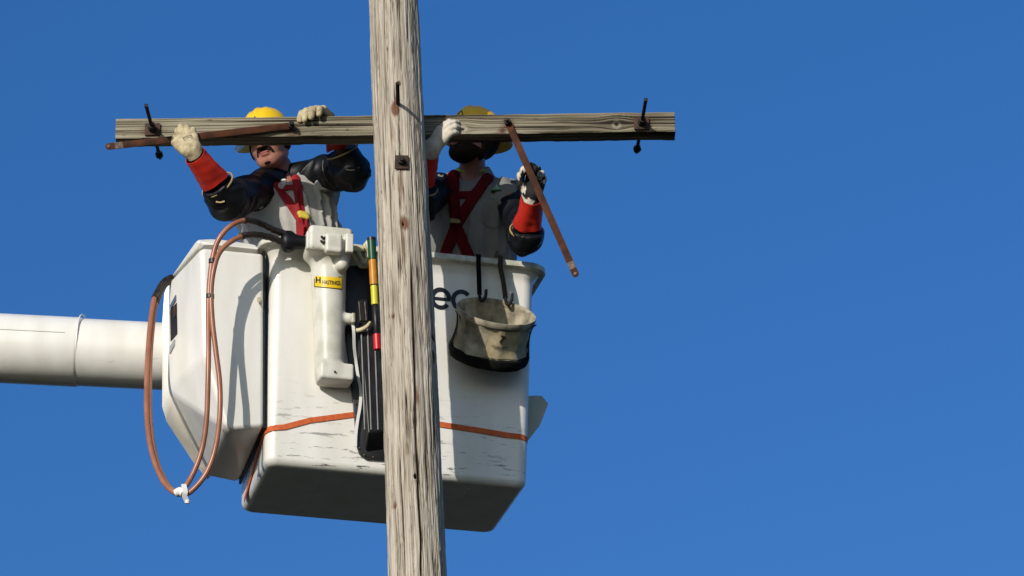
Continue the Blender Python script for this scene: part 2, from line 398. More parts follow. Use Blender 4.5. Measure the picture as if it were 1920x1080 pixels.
M_badge = surf('green_badge', (0.02, 0.22, 0.05), (0.45, 0.6, 0.5), rough=0.8, scale=60, lo=0.48, hi=0.52)
M_badge2 = surf('dark_green_patch', (0.01, 0.09, 0.02), rough=0.8)
M_stitch = surf('stitching', (0.25, 0.24, 0.22), rough=0.9)
M_ground = surf('scrub_ground', (0.018, 0.022, 0.010), (0.03, 0.028, 0.018), rough=0.95, scale=0.4, detail=8)

# ---------------------------------------------------------------- ground
bm = bmesh.new(); S_ = 1500
f_ = bm.faces.new([bm.verts.new(p) for p in ((-S_, -S_, 0), (S_, -S_, 0), (S_, S_, 0), (-S_, S_, 0))])
g_ = from_bm('ground', bm, M_ground); tag(g_, kind='structure')

# ---------------------------------------------------------------- utility pole
ptop = P(735.5, -90, 0); pA = P(738.5, 0, 0); pB = P(784, 1080, 0)
pdir = (pA - pB).normalized()
pbase = pB - pdir * (pB.z / pdir.z); pend = pA + pdir * 1.3
def pole_radius(z): return np.interp(z, [0, pB.z, pA.z, pend.z], [0.150, 0.1215, 0.1115, 0.107])
def pole_axis(z): return pbase + (pend - pbase) * ((z - pbase.z) / (pend.z - pbase.z))
def pole_th(px, py):
    """angle on the pole (0 = towards the camera) and height of what is seen at (px, py)"""
    q = P(px, py, -0.11); a = pole_axis(q.z); r = float(pole_radius(q.z)); s = max(-1, min(1, (q.x - a.x) / r))
    d = -math.cos(math.asin(s)) * r; q = P(px, py, d); a = pole_axis(q.z); s = max(-0.98, min(0.98, (q.x - a.x) / r))
    return math.asin(s), q.z
NS = 380
zs = np.concatenate([np.linspace(0, 6.3, 50)[:-1], np.arange(6.3, pend.z, 0.0062)])
th = np.linspace(0, 2 * np.pi, NS, endpoint=False)
TH, Z = np.meshgrid(th, zs)       # rows = heights
THs = (TH + np.pi) % (2 * np.pi) - np.pi
cx, sx_ = np.cos(TH), np.sin(TH)
wob = 0.10 * (fbm(cx * 1.5 + 4, sx_ * 1.5 + 4, Z * 0.8) - 0.5) + 0.05 * (vnoise(cx * 4 + 9, sx_ * 4 + 4, Z * 5) - 0.5) + 0.02 * (vnoise(cx * 9 + 9, sx_ * 9 + 4, Z * 16) - 0.5)
def ncyl(f, fz, seed, o=3):       # noise that wraps round the pole, stretched along it
    return fbm((cx + wob * sx_) * f + seed, (sx_ - wob * cx) * f + seed * 1.7, Z * fz + seed, o)
g1 = ncyl(7, 0.7, 11, 3); g2 = ncyl(22, 1.6, 31, 3); g3 = ncyl(60, 5, 51, 2); g4 = ncyl(3, 2.2, 71, 3)
ridge = 1 - np.abs(2 * g2 - 1) * 2.4
ridge = np.clip(ridge, 0, 1) ** 3 * np.clip((g1 - 0.35) * 3.0, 0, 1)
fine = np.clip(1 - np.abs(2 * g3 - 1) * 4, 0, 1) * 0.45
g5 = ncyl(40, 3.0, 91, 2); g6 = ncyl(9, 5.0, 17, 3)
line2 = np.clip(1 - np.abs(2 * g5 - 1) * 7, 0, 1) * np.clip((ncyl(12, 2.5, 23, 2) - 0.45) * 6, 0, 1)
grain = 0.68 + 0.55 * (g2 - 0.5) + 0.85 * (g3 - 0.5) + 0.4 * (g1 - 0.5) + 0.9 * (g6 - 0.5)
g7 = ncyl(75, 14, 41, 2)
grain = grain + 0.5 * (g7 - 0.5) - 0.42 * ridge - 0.30 * fine - 0.55 * line2
disp = -0.005 * line2 + 0.005 * (g1 - 0.5) * 2 + 0.012 * (g4 - 0.5) - 0.007 * ridge - 0.0035 * fine + 0.003 * (g7 - 0.5) + 0.004 * (g6 - .5)
rust = np.zeros_like(grain)
def crack(pts, w, depth, dark=0.9, frag=0.0):
    global disp, grain
    a = [pole_th(x, y) for x, y in pts]; a.sort(key=lambda t: t[1])
    t0 = np.interp(Z, [q[1] for q in a], [q[0] for q in a]) + 0.035 * (vnoise(Z * 9, 3.3 + w * 900) - 0.5)
    on = np.clip((Z - a[0][1]) / 0.12, 0, 1) * np.clip((a[-1][1] - Z) / 0.12, 0, 1)
    ww = w * (0.5 + on * 0.7)
    dd = np.abs(THs - t0) * 0.115
    k = np.exp(-(dd / ww) ** 2) * on
    if frag: k = k * np.clip((vnoise(Z * 3.5, 8.8 + w * 500) - frag) * 5, 0, 1)
    disp = disp - depth * k; grain = grain - dark * k
crack([(771, 480), (775, 600), (777, 700), (780, 800), (784, 900), (789, 1000), (791, 1120)], 0.0032, 0.016, 1.1)
crack([(748, 440), (752, 560), (760, 700), (764, 800)], 0.0022, 0.008, 0.7, 0.3)
crack([(718, -60), (722, 120), (728, 260), (733, 420), (740, 620), (748, 800), (758, 1100)], 0.0022, 0.007, 0.6, 0.35)
crack([(762, -80), (768, 120), (772, 300), (778, 420)], 0.0024, 0.008, 0.7, 0.35)
crack([(777, 250), (786, 420), (796, 560), (800, 640)], 0.0026, 0.008, 0.7, 0.2)
crack([(752, 890), (756, 1000), (760, 1120)], 0.0024, 0.007, 0.7, 0.2)
crack([(742, -80), (745, 0), (747, 60)], 0.0020, 0.007, 0.7)
crack([(757, 430), (758, 470), (760, 520)], 0.0040, 0.004, 0.35)
crack([(810, 690), (818, 840), (826, 1000), (828, 1100)], 0.003, 0.008, 0.7, 0.3)
def spot(px, py, rw, rh, kind, amt=1.0, dep=0.0):
    global disp, grain, rust
    t, z = pole_th(px, py)
    q = np.sqrt((((THs - t) * 0.115) / rw) ** 2 + ((Z - z) / rh) ** 2)
    q = q + 0.5 * (fbm(THs * 25, Z * 25, 3.0) - 0.5)
    k = np.clip(1.25 - q, 0, 1) * amt
    if kind == 'rust': rust = np.maximum(rust, np.clip(k, 0, 1))
    else:
        ring = np.exp(-((q - 1.2) / 0.35) ** 2)
        grain = grain - k + 0.15 * ring
    disp = disp - dep * np.clip(k, 0, 1)
spot(741, 204, 0.018, 0.036, 'rust', 2.5); spot(748, 156, 0.010, 0.012, 'rust', 2.0); spot(745, 188, 0.008, 0.04, 'rust', 1.6)
spot(758, 418, 0.022, 0.036, 'rust', 1.7, 0.003); spot(756, 419, 0.005, 0.008, 'dark', 1.5, 0.02)
spot(757, 460, 0.010, 0.09, 'rust', 0.8); spot(752, 355, 0.012, 0.10, 'rust', 0.6); spot(733, 250, 0.004, 0.12, 'rust', 0.5)
spot(779, 892, 0.0065, 0.009, 'dark', 1.6, 0.025)
spot(736, 592, 0.012, 0.017, 'rust', 1.3, 0.004); spot(735, 592, 0.008, 0.010, 'dark', 0.6)
spot(738, 948, 0.013, 0.018, 'rust', 1.2, 0.004); spot(738, 950, 0.007, 0.010, 'dark', 0.6)
spot(728, 825, 0.007, 0.012, 'rust', 0.6); spot(774, 801, 0.003, 0.004, 'dark', 1.2, 0.006)
spot(814, 635, 0.020, 0.020, 'dark', 1.0, 0.008); spot(812, 668, 0.030, 0.035, 'dark', 0.6, -0.006)
spot(783, 745, 0.008, 0.05, 'rust', 0.9); spot(714, 360, 0.006, 0.012, 'dark', 0.6, 0.003); spot(830, 1060, 0.006, 0.02, 'dark', 0.8, 0.003)
rust = np.clip(rust, 0, 1) * 0.9
rr = pole_radius(Z) + disp
axp = np.array(pbase)[None, None, :] + (np.array(pend) - np.array(pbase))[None, None, :] * (Z / pend.z)[..., None]
pv = axp + np.stack([np.sin(TH) * rr, -np.cos(TH) * rr, np.zeros_like(rr)], -1)
nr = len(zs); I, K = np.meshgrid(np.arange(nr - 1), np.arange(NS), indexing='ij')
q4 = np.stack([I * NS + K, I * NS + (K + 1) % NS, (I + 1) * NS + (K + 1) % NS, (I + 1) * NS + K], -1).reshape(-1, 4)
pole = thing('utility_pole', pbase, 'tall bare weathered wooden utility pole with a long dark crack, nearest to the viewer', 'pole')
arr_mesh('trunk', pv.reshape(-1, 3), q4, M_pole, pole, attrs={'grain': np.clip(grain, 0, 1).ravel(), 'rust': rust.ravel()},
         ends=[tuple((nr - 1) * NS + k for k in range(NS))])
def bolt_data(a, b, r, seg=10): return loft_data([a + (b - a) * t for t in (0, .25, .5, .75, 1)], r, seg)
def thread_data(a, b, r, pitch=0.006, seg=12):
    n = max(4, int((b - a).length / (pitch / 2))); pts = [a + (b - a) * (i / n) for i in range(n + 1)]
    return loft_data(pts, [r if i % 2 else r * 0.86 for i in range(n + 1)], seg)
def nut_data(c, ax, r, h):
    fr = frames([c, c + ax])[0]; pts = []
    for s in (-.5, .5):
        for k in range(6):
            an = k * math.pi / 3; pts.append(c + ax * (h * s) + fr[1] * (r * math.cos(an)) + fr[2] * (r * math.sin(an)))
    return bm_data(hull_bm(pts, 0.0015, 2))
YN = V((0, -1, 0)); ZU = V((0, 0, 1)); XR = V((1, 0, 0))
# long through bolt sticking out
a_ = P(746, 196, -0.105); b_ = P(747, 158, -0.325)
b_ = a_ + V((0.004, -0.20, 0.004))
multi_mesh('through_bolt', [thread_data(a_ - YN * -0.03 * -1, b_, 0.009)], M_iron, pole)
# square washer with nut
t_, z_ = pole_th(753, 305); r_ = float(pole_radius(z_)); ax_ = pole_axis(z_)
nrm_ = V((math.sin(t_), -math.cos(t_), 0)); tan_ = V((math.cos(t_), math.sin(t_), 0)); c_ = ax_ + nrm_ * (r_ + 0.004)
solid('square_washer', box_pts(c_, tan_, nrm_, ZU, 0.030, 0.004, 0.033), M_rust, pole, 0.0015)
multi_mesh('washer_nut', [nut_data(c_ + nrm_ * 0.015, nrm_, 0.017, 0.02), bolt_data(c_, c_ + nrm_ * 0.04, 0.009)], M_iron, pole)

# ---------------------------------------------------------------- crossarm
AD = 0.150                                            # front face of the arm behind the pole's axis
aL = P(217, 241, AD); aR = P(1266, 228, AD)
adir = (aR - aL).normalized(); AL = (aR - aL).length
ROLL = R(2.0)
ab = (V((0, 1, 0)) - adir * adir.y).normalized(); au = adir.cross(ab).normalized() * -1
au = ab.cross(adir) * -1 if ab.cross(adir).z < 0 else ab.cross(adir)
AH, ADP = 0.102, 0.092                                # height, depth
NX = 620; xs = np.linspace(0, AL, NX)
per = []                                              # cross-section loop (u = up, b = back, s = running length)
rc = 0.0035
def side(u0, b0, u1, b1, n):
    for i in range(n): t = i / n; per.append((u0 + (u1 - u0) * t, b0 + (b1 - b0) * t))
hu, hb = AH / 2, ADP / 2
side(-hu + rc, -hb, hu - rc, -hb, 44); side(hu - rc, -hb, hu, -hb + rc, 2); side(hu, -hb + rc, hu, hb - rc, 24); side(hu, hb - rc, hu - rc, hb, 2)
side(hu - rc, hb, -hu + rc, hb, 30); side(-hu + rc, hb, -hu, hb - rc, 2); side(-hu, hb - rc, -hu, -hb + rc, 24); side(-hu, -hb + rc, -hu + rc, -hb, 2)
per = np.array(per); NP_ = len(per)
seglen = np.linalg.norm(np.roll(per, -1, 0) - per, axis=1); sc_ = np.concatenate([[0], np.cumsum(seglen)[:-1]])
X, S = np.meshgrid(xs, sc_, indexing='ij'); Uc = np.broadcast_to(per[:, 0], X.shape); Bc = np.broadcast_to(per[:, 1], X.shape)
front = (Bc < -hb + 0.006)
def arm_xu(px, py):
    q = P(px, py, AD) - aL; return q.dot(adir), q.dot(au)
knots = [arm_xu(1156, 233) + (0.016,), arm_xu(868, 242) + (0.015,), arm_xu(560, 262) + (0.006,)]
Sw = S.copy(); Sw = Sw + 0.010 * (fbm(X * 1.3, 0.5, 0) - 0.5) * 1.0 + 0.004 * (fbm(X * 5, S * 8) - 0.5)
kn = np.zeros_like(S); kr = np.zeros_like(S)
for kx, ku, kw in knots:
    dx = X - kx; du = Uc - ku
    g = np.exp(-((dx / (kw * 4.0)) ** 2 + (du / (kw * 2.3)) ** 2))
    Sw = np.where(front, Sw - du * g * 0.97 + np.sign(du) * 0.004 * g, Sw)
    q = np.sqrt((dx / kw) ** 2 + (du / kw) ** 2)
    kn = np.maximum(kn, np.where(front, np.clip(1.0 - q / 0.55, 0, 1), 0)); kr = np.maximum(kr, np.where(front, np.exp(-((q - 1.0) / 0.4) ** 2), 0))
n1 = fbm(X * 0.9 + 3, Sw * 95, 1.0, 2); n2 = fbm(X * 3 + 8, Sw * 260, 2.0, 2); n3 = fbm(X * 1.2, Sw * 38, 4.0, 2); n4 = fbm(X * 2.5, Sw * 14, 6.0, 3)
line = np.clip(1 - np.abs(2 * n1 - 1) * 3.2, 0, 1) ** 1.5 * np.clip((n3 - 0.38) * 4, 0, 1)
deep = np.zeros_like(S)
for s0_, wv, sd_k, w_ in ((.030, .007, 1.0, .0022), (.045, .009, 2.0, .0030), (.058, .008, 3.0, .0020), (.073, .006, 4.0, .0026), (.083, .005, 5.0, .0016)):
    c_s = s0_ + wv * 2 * (fbm(X * 1.1 + sd_k * 7, sd_k, 0) - 0.5) + 0.002 * (vnoise(X * 9, sd_k) - .5)
    deep = np.maximum(deep, np.exp(-((Sw - c_s) / w_) ** 2) * np.clip((vnoise(X * 1.7 + sd_k * 3, sd_k * 5) - 0.22) * 3, 0, 1))
rs = np.random.RandomState(5)
for k_ in range(70):
    x0_ = rs.uniform(0, AL); L_ = rs.uniform(.05, .38); s0_ = rs.uniform(.004, .098); w_ = rs.uniform(.0008, .0020); a_k = rs.uniform(.3, 1)
    c_s = s0_ + .004 * (vnoise(X * 7, k_ * 3.1) - .5) + .004 * (X - x0_) * rs.uniform(-1, 1)
    deep = np.maximum(deep, a_k * np.exp(-((Sw - c_s) / w_) ** 2) * np.clip(1 - np.abs(X - x0_) / L_, 0, 1) ** .5)
chip = np.where(np.minimum(hu - np.abs(Uc), hb - np.abs(Bc)) < 1, np.clip(vnoise(X * 14, S * 3, 2.0) - .55, 0, 1) * .012 + np.clip(vnoise(X * 45, S * 3, 7.0) - .6, 0, 1) * .006, 0) * np.exp(-(((hu - np.abs(Uc)) + (hb - np.abs(Bc))) / .006) ** 2)
dots = np.clip(vnoise(X * 26, S * 70, 5.5) - 0.86, 0, 1) * 8
ag = 0.72 + 0.9 * (n2 - 0.5) + 0.9 * (n4 - 0.5) - 0.34 * line - 0.78 * deep - 0.5 * np.clip(dots, 0, 1) - 1.6 * kn + 0.45 * kr - 0.5 * np.where(front, np.exp(-((np.abs(Sw - S) - 0.006) / 0.002) ** 2), 0) * 0
ag = ag - 0.35 * np.where((Uc < -hu + 0.003) | (Bc > hb - 0.003), 1, 0)  # underside and back darkened: shade put into the wood colour
ad = -0.0018 * line - 0.0035 * deep - 0.0015 * (1 - n2) - 0.004 * kn - chip + 0.003 * (fbm(X * 2.2, S * 6, 3.0) - .5)
# bolt and brace stains
ar = np.zeros_like(S)
def astain(px, py, rw, rh, a):
    global ar
    x, u = arm_xu(px, py); q = np.sqrt(((X - x) / rw) ** 2 + ((Uc - u) / rh) ** 2) + 0.6 * (fbm(X * 40, Uc * 40) - 0.5)
    ar = np.maximum(ar, np.where(front, np.clip(1.3 - q, 0, 1) * a, 0))
astain(285, 243, 0.05, 0.035, 0.5); astain(1203, 232, 0.05, 0.035, 0.45); astain(548, 245, 0.035, 0.04, 0.7); astain(953, 232, 0.03, 0.03, 0.6)
for i, (px, py) in enumerate([(535, 262), (528, 270), (942, 245), (934, 255), (926, 263), (918, 270)]): astain(px, py, 0.020, 0.018, 0.85)
nu = per - np.array([np.clip(per[:, 0], -hu + rc, hu - rc), np.clip(per[:, 1], -hb + rc, hb - rc)]).T
nu = nu / (np.linalg.norm(nu, axis=1, keepdims=True) + 1e-9)
U2 = Uc + nu[None, :, 0] * ad; B2 = Bc + nu[None, :, 1] * ad
endr = 0.003 * (fbm(S * 60, X * 0 + 3) - 0.5)
Xe = X + np.where((X < 0.001), endr, 0) + np.where(X > AL - 0.001, endr, 0)
A3 = np.array(aL)[None, None] + Xe[..., None] * np.array(adir) + U2[..., None] * np.array(au) + (B2 + hb)[..., None] * np.array(ab)
I, K = np.meshgrid(np.arange(NX - 1), np.arange(NP_), indexing='ij')
q4 = np.stack([I * NP_ + K, (I + 1) * NP_ + K, (I + 1) * NP_ + (K + 1) % NP_, I * NP_ + (K + 1) % NP_], -1).reshape(-1, 4)
arm = thing('crossarm', (aL + aR) / 2, 'grey-green weathered wooden crossarm held up behind the pole by both linemen', 'crossarm')
arr_mesh('beam', A3.reshape(-1, 3), q4, M_arm, arm, attrs={'grain': np.clip(ag, 0, 1).ravel(), 'rust': np.clip(ar.ravel() * 1.1, 0, 0.95)},
         ends=[tuple(range(NP_)), tuple(range((NX - 1) * NP_, NX * NP_))[::-1]])
def da_bolt(px, py, lean):
    c = P(px, py, AD - 0.004)
    ax = V((lean, -1, 0.02)).normalized()
    f = c + ax * 0.225; bk = c - ax * (ADP + 0.19)
    sw = solid('square_washer', box_pts(c + YN * 0.002, adir, ab, au, 0.034, 0.004, 0.030), M_rust, arm, 0.0015)
    bt = multi_mesh('through_bolt', [thread_data(bk, f, 0.0082), bm_data(hull_bm(box_pts(f + ax * 0.003, XR, ax, ZU, 0.008, 0.004, 0.008), .001, 1))], M_iron, arm)
    multi_mesh('nut', [nut_data(c + ax * 0.016, ax, 0.019, 0.019), nut_data(c + ax * 0.038, ax, 0.018, 0.016)], M_iron, bt)
    multi_mesh('nut', [nut_data(bk + ax * 0.035, ax, 0.019, 0.018), bm_data(hull_bm(box_pts(bk + ax * 0.046, XR, ax, ZU, 0.014, 0.002, 0.014), .001, 1))], M_iron, bt)
da_bolt(286, 243, -0.035); da_bolt(1203, 232, 0.05)
def brace(p0, p1, face, w=0.0155, t=0.0045):
    """flat steel strap from the bolted end p0 to the free end p1, its flat side towards `face`"""
    d = (p1 - p0).normalized(); fn = (face - d * face.dot(d)).normalized(); sd_ = d.cross(fn)
    L = (p1 - p0).length; pts = []
    def ring(s, ww, off=0): return [p0 + d * s + sd_ * ww + fn * (t + off), p0 + d * s - sd_ * ww + fn * (t + off)]
    outline = []
    for k in range(9):
        an = math.pi / 2 + math.pi * k / 8; outline.append(p0 + d * (w * math.cos(an)) + sd_ * (w * math.sin(an)))
    for k in range(9):
        an = -math.pi / 2 + math.pi * k / 8; outline.append(p0 + d * (L + w * math.cos(an)) + sd_ * (w * math.sin(an)))
    o = plate('brace', outline, fn * t, M_brace, arm, 0.0012)
    # folded edge that makes the strap an angle section, and the bare ends
    solid('brace_flange', box_pts(p0 + d * (L / 2) + sd_ * (w * 0.9) - fn * 0.006, d, fn, sd_, L / 2 - 0.06, 0.009, 0.002), M_brace, o, 0.001, 1)
    for s in (0.0, L):
        multi_mesh('bolt_hole_boss', [nut_data(p0 + d * s + fn * (t + 0.001), fn, 0.008, 0.004)], M_galv if s else M_iron, o)
    solid('worn_band', box_pts(p0 + d * (L - 0.045) + fn * (t + 0.0006), d, fn, sd_, 0.018, 0.0008, w * 0.96), M_galv, o, 0.0, 1)
    multi_mesh('brace_bolt', [nut_data(p0 + fn * (t + 0.012), fn, 0.016, 0.018), bolt_data(p0 - fn * 0.01, p0 + fn * 0.045, 0.007)], M_iron, o)
    return o
brace(P(546, 236, AD - 0.018), P(204, 275, AD - 0.045), V((0, -0.9, -0.15)))
brace(P(953, 231, AD - 0.012), P(1079, 514, AD - 0.06), V((-0.25, -1, 0)))

# ---------------------------------------------------------------- aerial lift: boom, tip cover, bucket
YAW = R(14.0)
bu = V((math.cos(YAW), math.sin(YAW), 0)); bv = V((-math.sin(YAW), math.cos(YAW), 0)); bw = V((0, 0, 1))
D0 = 0.38
def fd(px): return D0 + (px - 500) / 413.0 * math.tan(YAW)          # depth of the bucket's front at an image column
BO = P(498, 869, D0)                                                # front left bottom corner
top = P(497, 470, D0)
BH = top.z - BO.z
BW = 1.185; BD = 0.645
def rrect(x0, x1, y0, y1, r, z, n=8):
    out = []
    for cx_, cy_, a0 in ((x1 - r, y0 + r, -90), (x1 - r, y1 - r, 0), (x0 + r, y1 - r, 90), (x0 + r, y0 + r, 180)):
        for k in range(n + 1):
            a = R(a0 + 90 * k / n); out.append(BO + bu * (cx_ + r * math.cos(a)) + bv * (cy_ + r * math.sin(a)) + bw * z)
    return out
def taper(z): return 0.018 * z / BH
rings = []
def ring(z, off, r):
    t = taper(z) ; rings.append(rrect(-off - t * 0.2, BW + off + t * 1.6, -off - t, BD + off + t, max(0.012, r), z))
fr_ = 0.036
for k in range(7):
    a = math.pi / 2 * k / 6; ring(fr_ - fr_ * math.cos(a) if False else fr_ * (1 - math.cos(math.pi / 2 - a)) if False else fr_ * (1 - math.cos(a)), -fr_ * (1 - math.sin(a)), 0.052 - fr_ * (1 - math.sin(a)) * 0.6)
for z in np.linspace(fr_ + 0.06, BH - 0.10, 8): ring(z, 0, 0.052)
nbody = None
ring(BH - 0.05, 0.0, 0.052); ring(BH - 0.02, 0.006, 0.068); ring(BH + 0.005, 0.022, 0.075); ring(BH + 0.02, 0.036, 0.08)
body_rings = list(rings)
# inner wall
for z, o in ((BH + 0.02, -0.006), (BH - 0.3, -0.012), (0.03, -0.02)):
    t = taper(z); rings.append(rrect(-o, BW + o, -o - t, BD + o + t, 0.055, z))
def ring_mesh(rs, cap0=True, cap1=True):
    n = len(rs[0]); vs = [p for r in rs for p in r]; qs = []
    for i in range(len(rs) - 1):
        for k in range(n):
            l = (k + 1) % n; qs.append((i * n + k, i * n + l, (i + 1) * n + l, (i + 1) * n + k))
    if cap0: qs.append(tuple(range(n))[::-1])
    if cap1: qs.append(tuple((len(rs) - 1) * n + k for k in range(n)))
    return vs, qs
lift = thing('aerial_lift', BO, 'white two-man aerial lift bucket with its boom and tip cover, behind the pole', 'aerial lift')
bucket = multi_mesh('bucket', [ring_mesh(rings)], M_bucket, lift, origin=BO, ang=50)
weighted(bucket)
rings = []
def lring(z, off, r): t = taper(BH); rings.append(rrect(-off - t * 0.2, BW + off + t * 1.6, -off - t, BD + off + t, r, z))
lring(BH + 0.012, 0.030, 0.08); lring(BH + 0.012, 0.050, 0.085); lring(BH + 0.016, 0.055, 0.088); lring(BH + 0.038, 0.055, 0.088); lring(BH + 0.044, 0.048, 0.085)
lring(BH + 0.044, -0.012, 0.05); lring(BH + 0.012, -0.012, 0.05); rings.append(rings[0])
multi_mesh('rim', [ring_mesh(rings, False, False)], M_rim, bucket, ang=50)
def face_pt(px, py, off=0.0):
    """point on the bucket's front wall (which leans out slightly) seen at (px, py)"""
    n = (bv * -1 - bw * (0.018 / BH)).normalized() ; n = (V(-bv) + bw * (-0.018 / BH)).normalized()
    return rayplane(px, py, BO + n * off, n)
FN = (V(-bv) + bw * (-0.018 / BH)).normalized(); FU = bu.cross(-FN).normalized(); FU = -FU if FU.z < 0 else FU
# lettering on the wall
LO = face_pt(826, 560, 0.0)
def lt(x, y, o=0.0): return LO + bu * x + FU * y + FN * (0.0022 + o)
def stroke(pts, w=0.0100):
    pts = [V((a, b, 0)) for a, b in pts]; vs = []; qs = []
    for i, p in enumerate(pts):
        t = (pts[min(i + 1, len(pts) - 1)] - pts[max(i - 1, 0)]).normalized(); n = V((-t.y, t.x, 0))
        for sgn in (1, -1):
            q = p + n * (w * sgn); vs += [lt(q.x, q.y, 0.0), lt(q.x, q.y, 0.001)]
    for i in range(len(pts) - 1):
        a = i * 4; b = a + 4; qs += [(a + 1, a + 3, b + 3, b + 1), (a, a + 1, b + 1, b), (a + 2, b + 2, b + 3, a + 3)]
    return vs, qs
arc = lambda cx_, a0, a1, rx=.040, ry=.044, n=28: [(cx_ + rx * math.cos(R(a0 + (a1 - a0) * k / n)), ry * math.sin(R(a0 + (a1 - a0) * k / n))) for k in range(n + 1)]
multi_mesh('lettering', [stroke(arc(.0, 0, 322)), stroke([(-.040, -.002), (.046, -.002)], .0075), stroke(arc(.098, 42, 318)),
    stroke([(-.088, .075), (-.088, -.046)]), stroke([(-.112, .036), (-.064, .036)], .007), stroke([(-.135, .085), (-.135, -.046)]),
    stroke([(-.255, -.046), (-.205, .085)]), stroke([(-.205, .085), (-.155, -.046)]), stroke([(-.235, -.008), (-.175, -.008)], .007)], M_letter, bucket)
# step box on the far right side
solid('side_step', [P(x, y, d) for d in (0.86, 1.05) for x, y in ((975, 742), (1016, 742), (1028, 757), (1012, 798), (990, 826), (975, 826))], surf('step_panel_paint', (0.50, 0.50, 0.42), (0.44, 0.44, 0.37), rough=0.5), lift, 0.004)
# seams moulded in the floor
for u_ in (0.27, 0.93):
    solid('floor_seam', box_pts(BO + bu * u_ + bv * 0.30 - bw * 0.0015, bu, bv, bw, 0.0022, 0.22, 0.0015), M_cover, bucket, 0.0)

# tip cover
def c(px, py, d): return P(px, py, d)
DF = lambda px: fd(px) - 0.005
cov = [c(377, 463, DF(377)), c(495, 474, DF(495)), c(495, 800, DF(495)), c(426, 806, DF(426)), c(383, 668, DF(383)),
       c(316, 528, 0.62), c(313, 732, 0.62), c(386, 893, 0.94), c(450, 906, 0.94),
       c(340, 600, 0.95), c(442, 590, 0.95)]
solid('boom_tip_cover', cov, M_cover, lift, 0.020, 5)
capp = [c(379, 456, DF(379) + .012), c(490, 468, DF(490) + .012), c(368, 449, DF(379) + 0.06), c(406, 447, DF(406) + 0.06), c(478, 457, DF(470) + 0.05),
        c(318, 521, 0.62), c(342, 592, 0.95), c(438, 583, 0.95)]
solid('cover_cap', capp, M_cover, lift, 0.012, 4)
fl = [(317, 526, .64), (308, 550, .66), (305, 600, .67), (304, 762, .67), (312, 790, .70), (362, 866, .88), (384, 893, .95), (392, 884, .95), (366, 846, .88), (324, 752, .68), (320, 700, .67), (322, 540, .65)]
fpts = [P(x, y, d) for x, y, d in fl]; fqs = [(0, 1, 2, 11), (2, 3, 10, 11), (3, 4, 9, 10), (4, 5, 8, 9), (5, 6, 7, 8)]
fb = [p + V((0.01, 0.04, 0)) for p in fpts]; n12 = 12
multi_mesh('cover_flange', [(fpts + fb, fqs + [tuple(i + n12 for i in q)[::-1] for q in fqs] + [(i, (i + 1) % n12, (i + 1) % n12 + n12, i + n12) for i in range(n12)])], M_cover, lift)
plate('gap_strip', [c(497.5, 470, .386), c(497.5, 802, .386), c(452, 908, .93), c(443, 600, .93)], -bu * 0.010, M_black, lift)  # black strip filling the gap between cover and bucket
# opening in the cover's left side
A_, B_, C_ = c(377, 463, DF(377)), c(316, 528, 0.62), c(313, 732, 0.62)
ln = (B_ - A_).cross(C_ - A_).normalized(); ln = -ln if ln.y > 0 else ln
def on_left(poly, off): return [rayplane(x, y, A_, ln) + ln * off for x, y in poly]
plate('opening', on_left([(320, 582), (332, 568), (333, 626), (321, 640)], 0.0015), ln * 0.002, M_dark, lift)
plate('blue_plate', on_left([(321, 572), (331, 553), (331, 564), (321, 580)], 0.0015), ln * 0.004, surf('slate_plate', (0.10, 0.12, 0.17), rough=0.4), lift)
plate('grey_plate', on_left([(320, 650), (329, 636), (328, 648), (320, 664)], 0.0015), ln * 0.004, surf('grey_sticker', (0.35, 0.36, 0.36), rough=0.5), lift)
plate('rust_tab', on_left([(325, 585), (331, 572), (332, 592), (329, 596)], 0.004), ln * 0.003, M_rust, lift)
solid('latch', [face_pt(x, y, o) for o in (-0.002, 0.012) for x, y in ((482, 558), (488, 556), (489, 566), (482, 566))], M_cream, lift, 0.001, 1)
# boom
ba = P(-700, 618, 0.86); bb = P(360, 671, 0.86)
bpath = [ba + (bb - ba) * t for t in np.linspace(0, 1, 60)]
bL = (bb - ba).length
lp = (P(150, 655, 0.86) - ba).length / bL
def brad(t): return 0.1615 if t > lp else 0.1645 
boom = multi_mesh('boom', [loft_data([ba + (bb - ba) * t for t in (0, .1, .2, .3, .4, .5, .6, .7, lp - 0.004, lp, lp + 0.001, .9, 1)], [.160, .160, .160, .160, .160, .160, .160, .160, .160, .158, .1555, .155, .154], 64)], M_boom, lift, origin=bb)
jp = P(150, 655, 0.86)
bd_ = (bb - ba).normalized(); fr1 = frames([jp, bb])[0]
ringp = [jp + fr1[1] * (0.1595 * math.cos(a)) + fr1[2] * (0.1595 * math.sin(a)) + bd_ * 0.004 * math.sin(3 * a) for a in np.linspace(0, 2 * math.pi, 48, endpoint=False)]
tube('joint_bead', ringp, 0.0035, M_boom, boom, seg=8, raw=True, closed=True)
# seam line along the boom
n_up = V((0, -0.86, 0.5)).normalized(); n_up = (n_up - bd_ * n_up.dot(bd_)).normalized()
n_s = (V((0, -0.985, 0.17)) - bd_ * 0).normalized(); n_s = (n_s - bd_ * n_s.dot(bd_)).normalized()
tube('seam', [P(-300, 640, .86) * 0 + (ba + bd_ * s + n_s * 0.1600) for s in np.linspace(0.05, (P(128, 655, .86) - ba).length, 12)], 0.0016, M_stitch, boom, seg=6, raw=True)

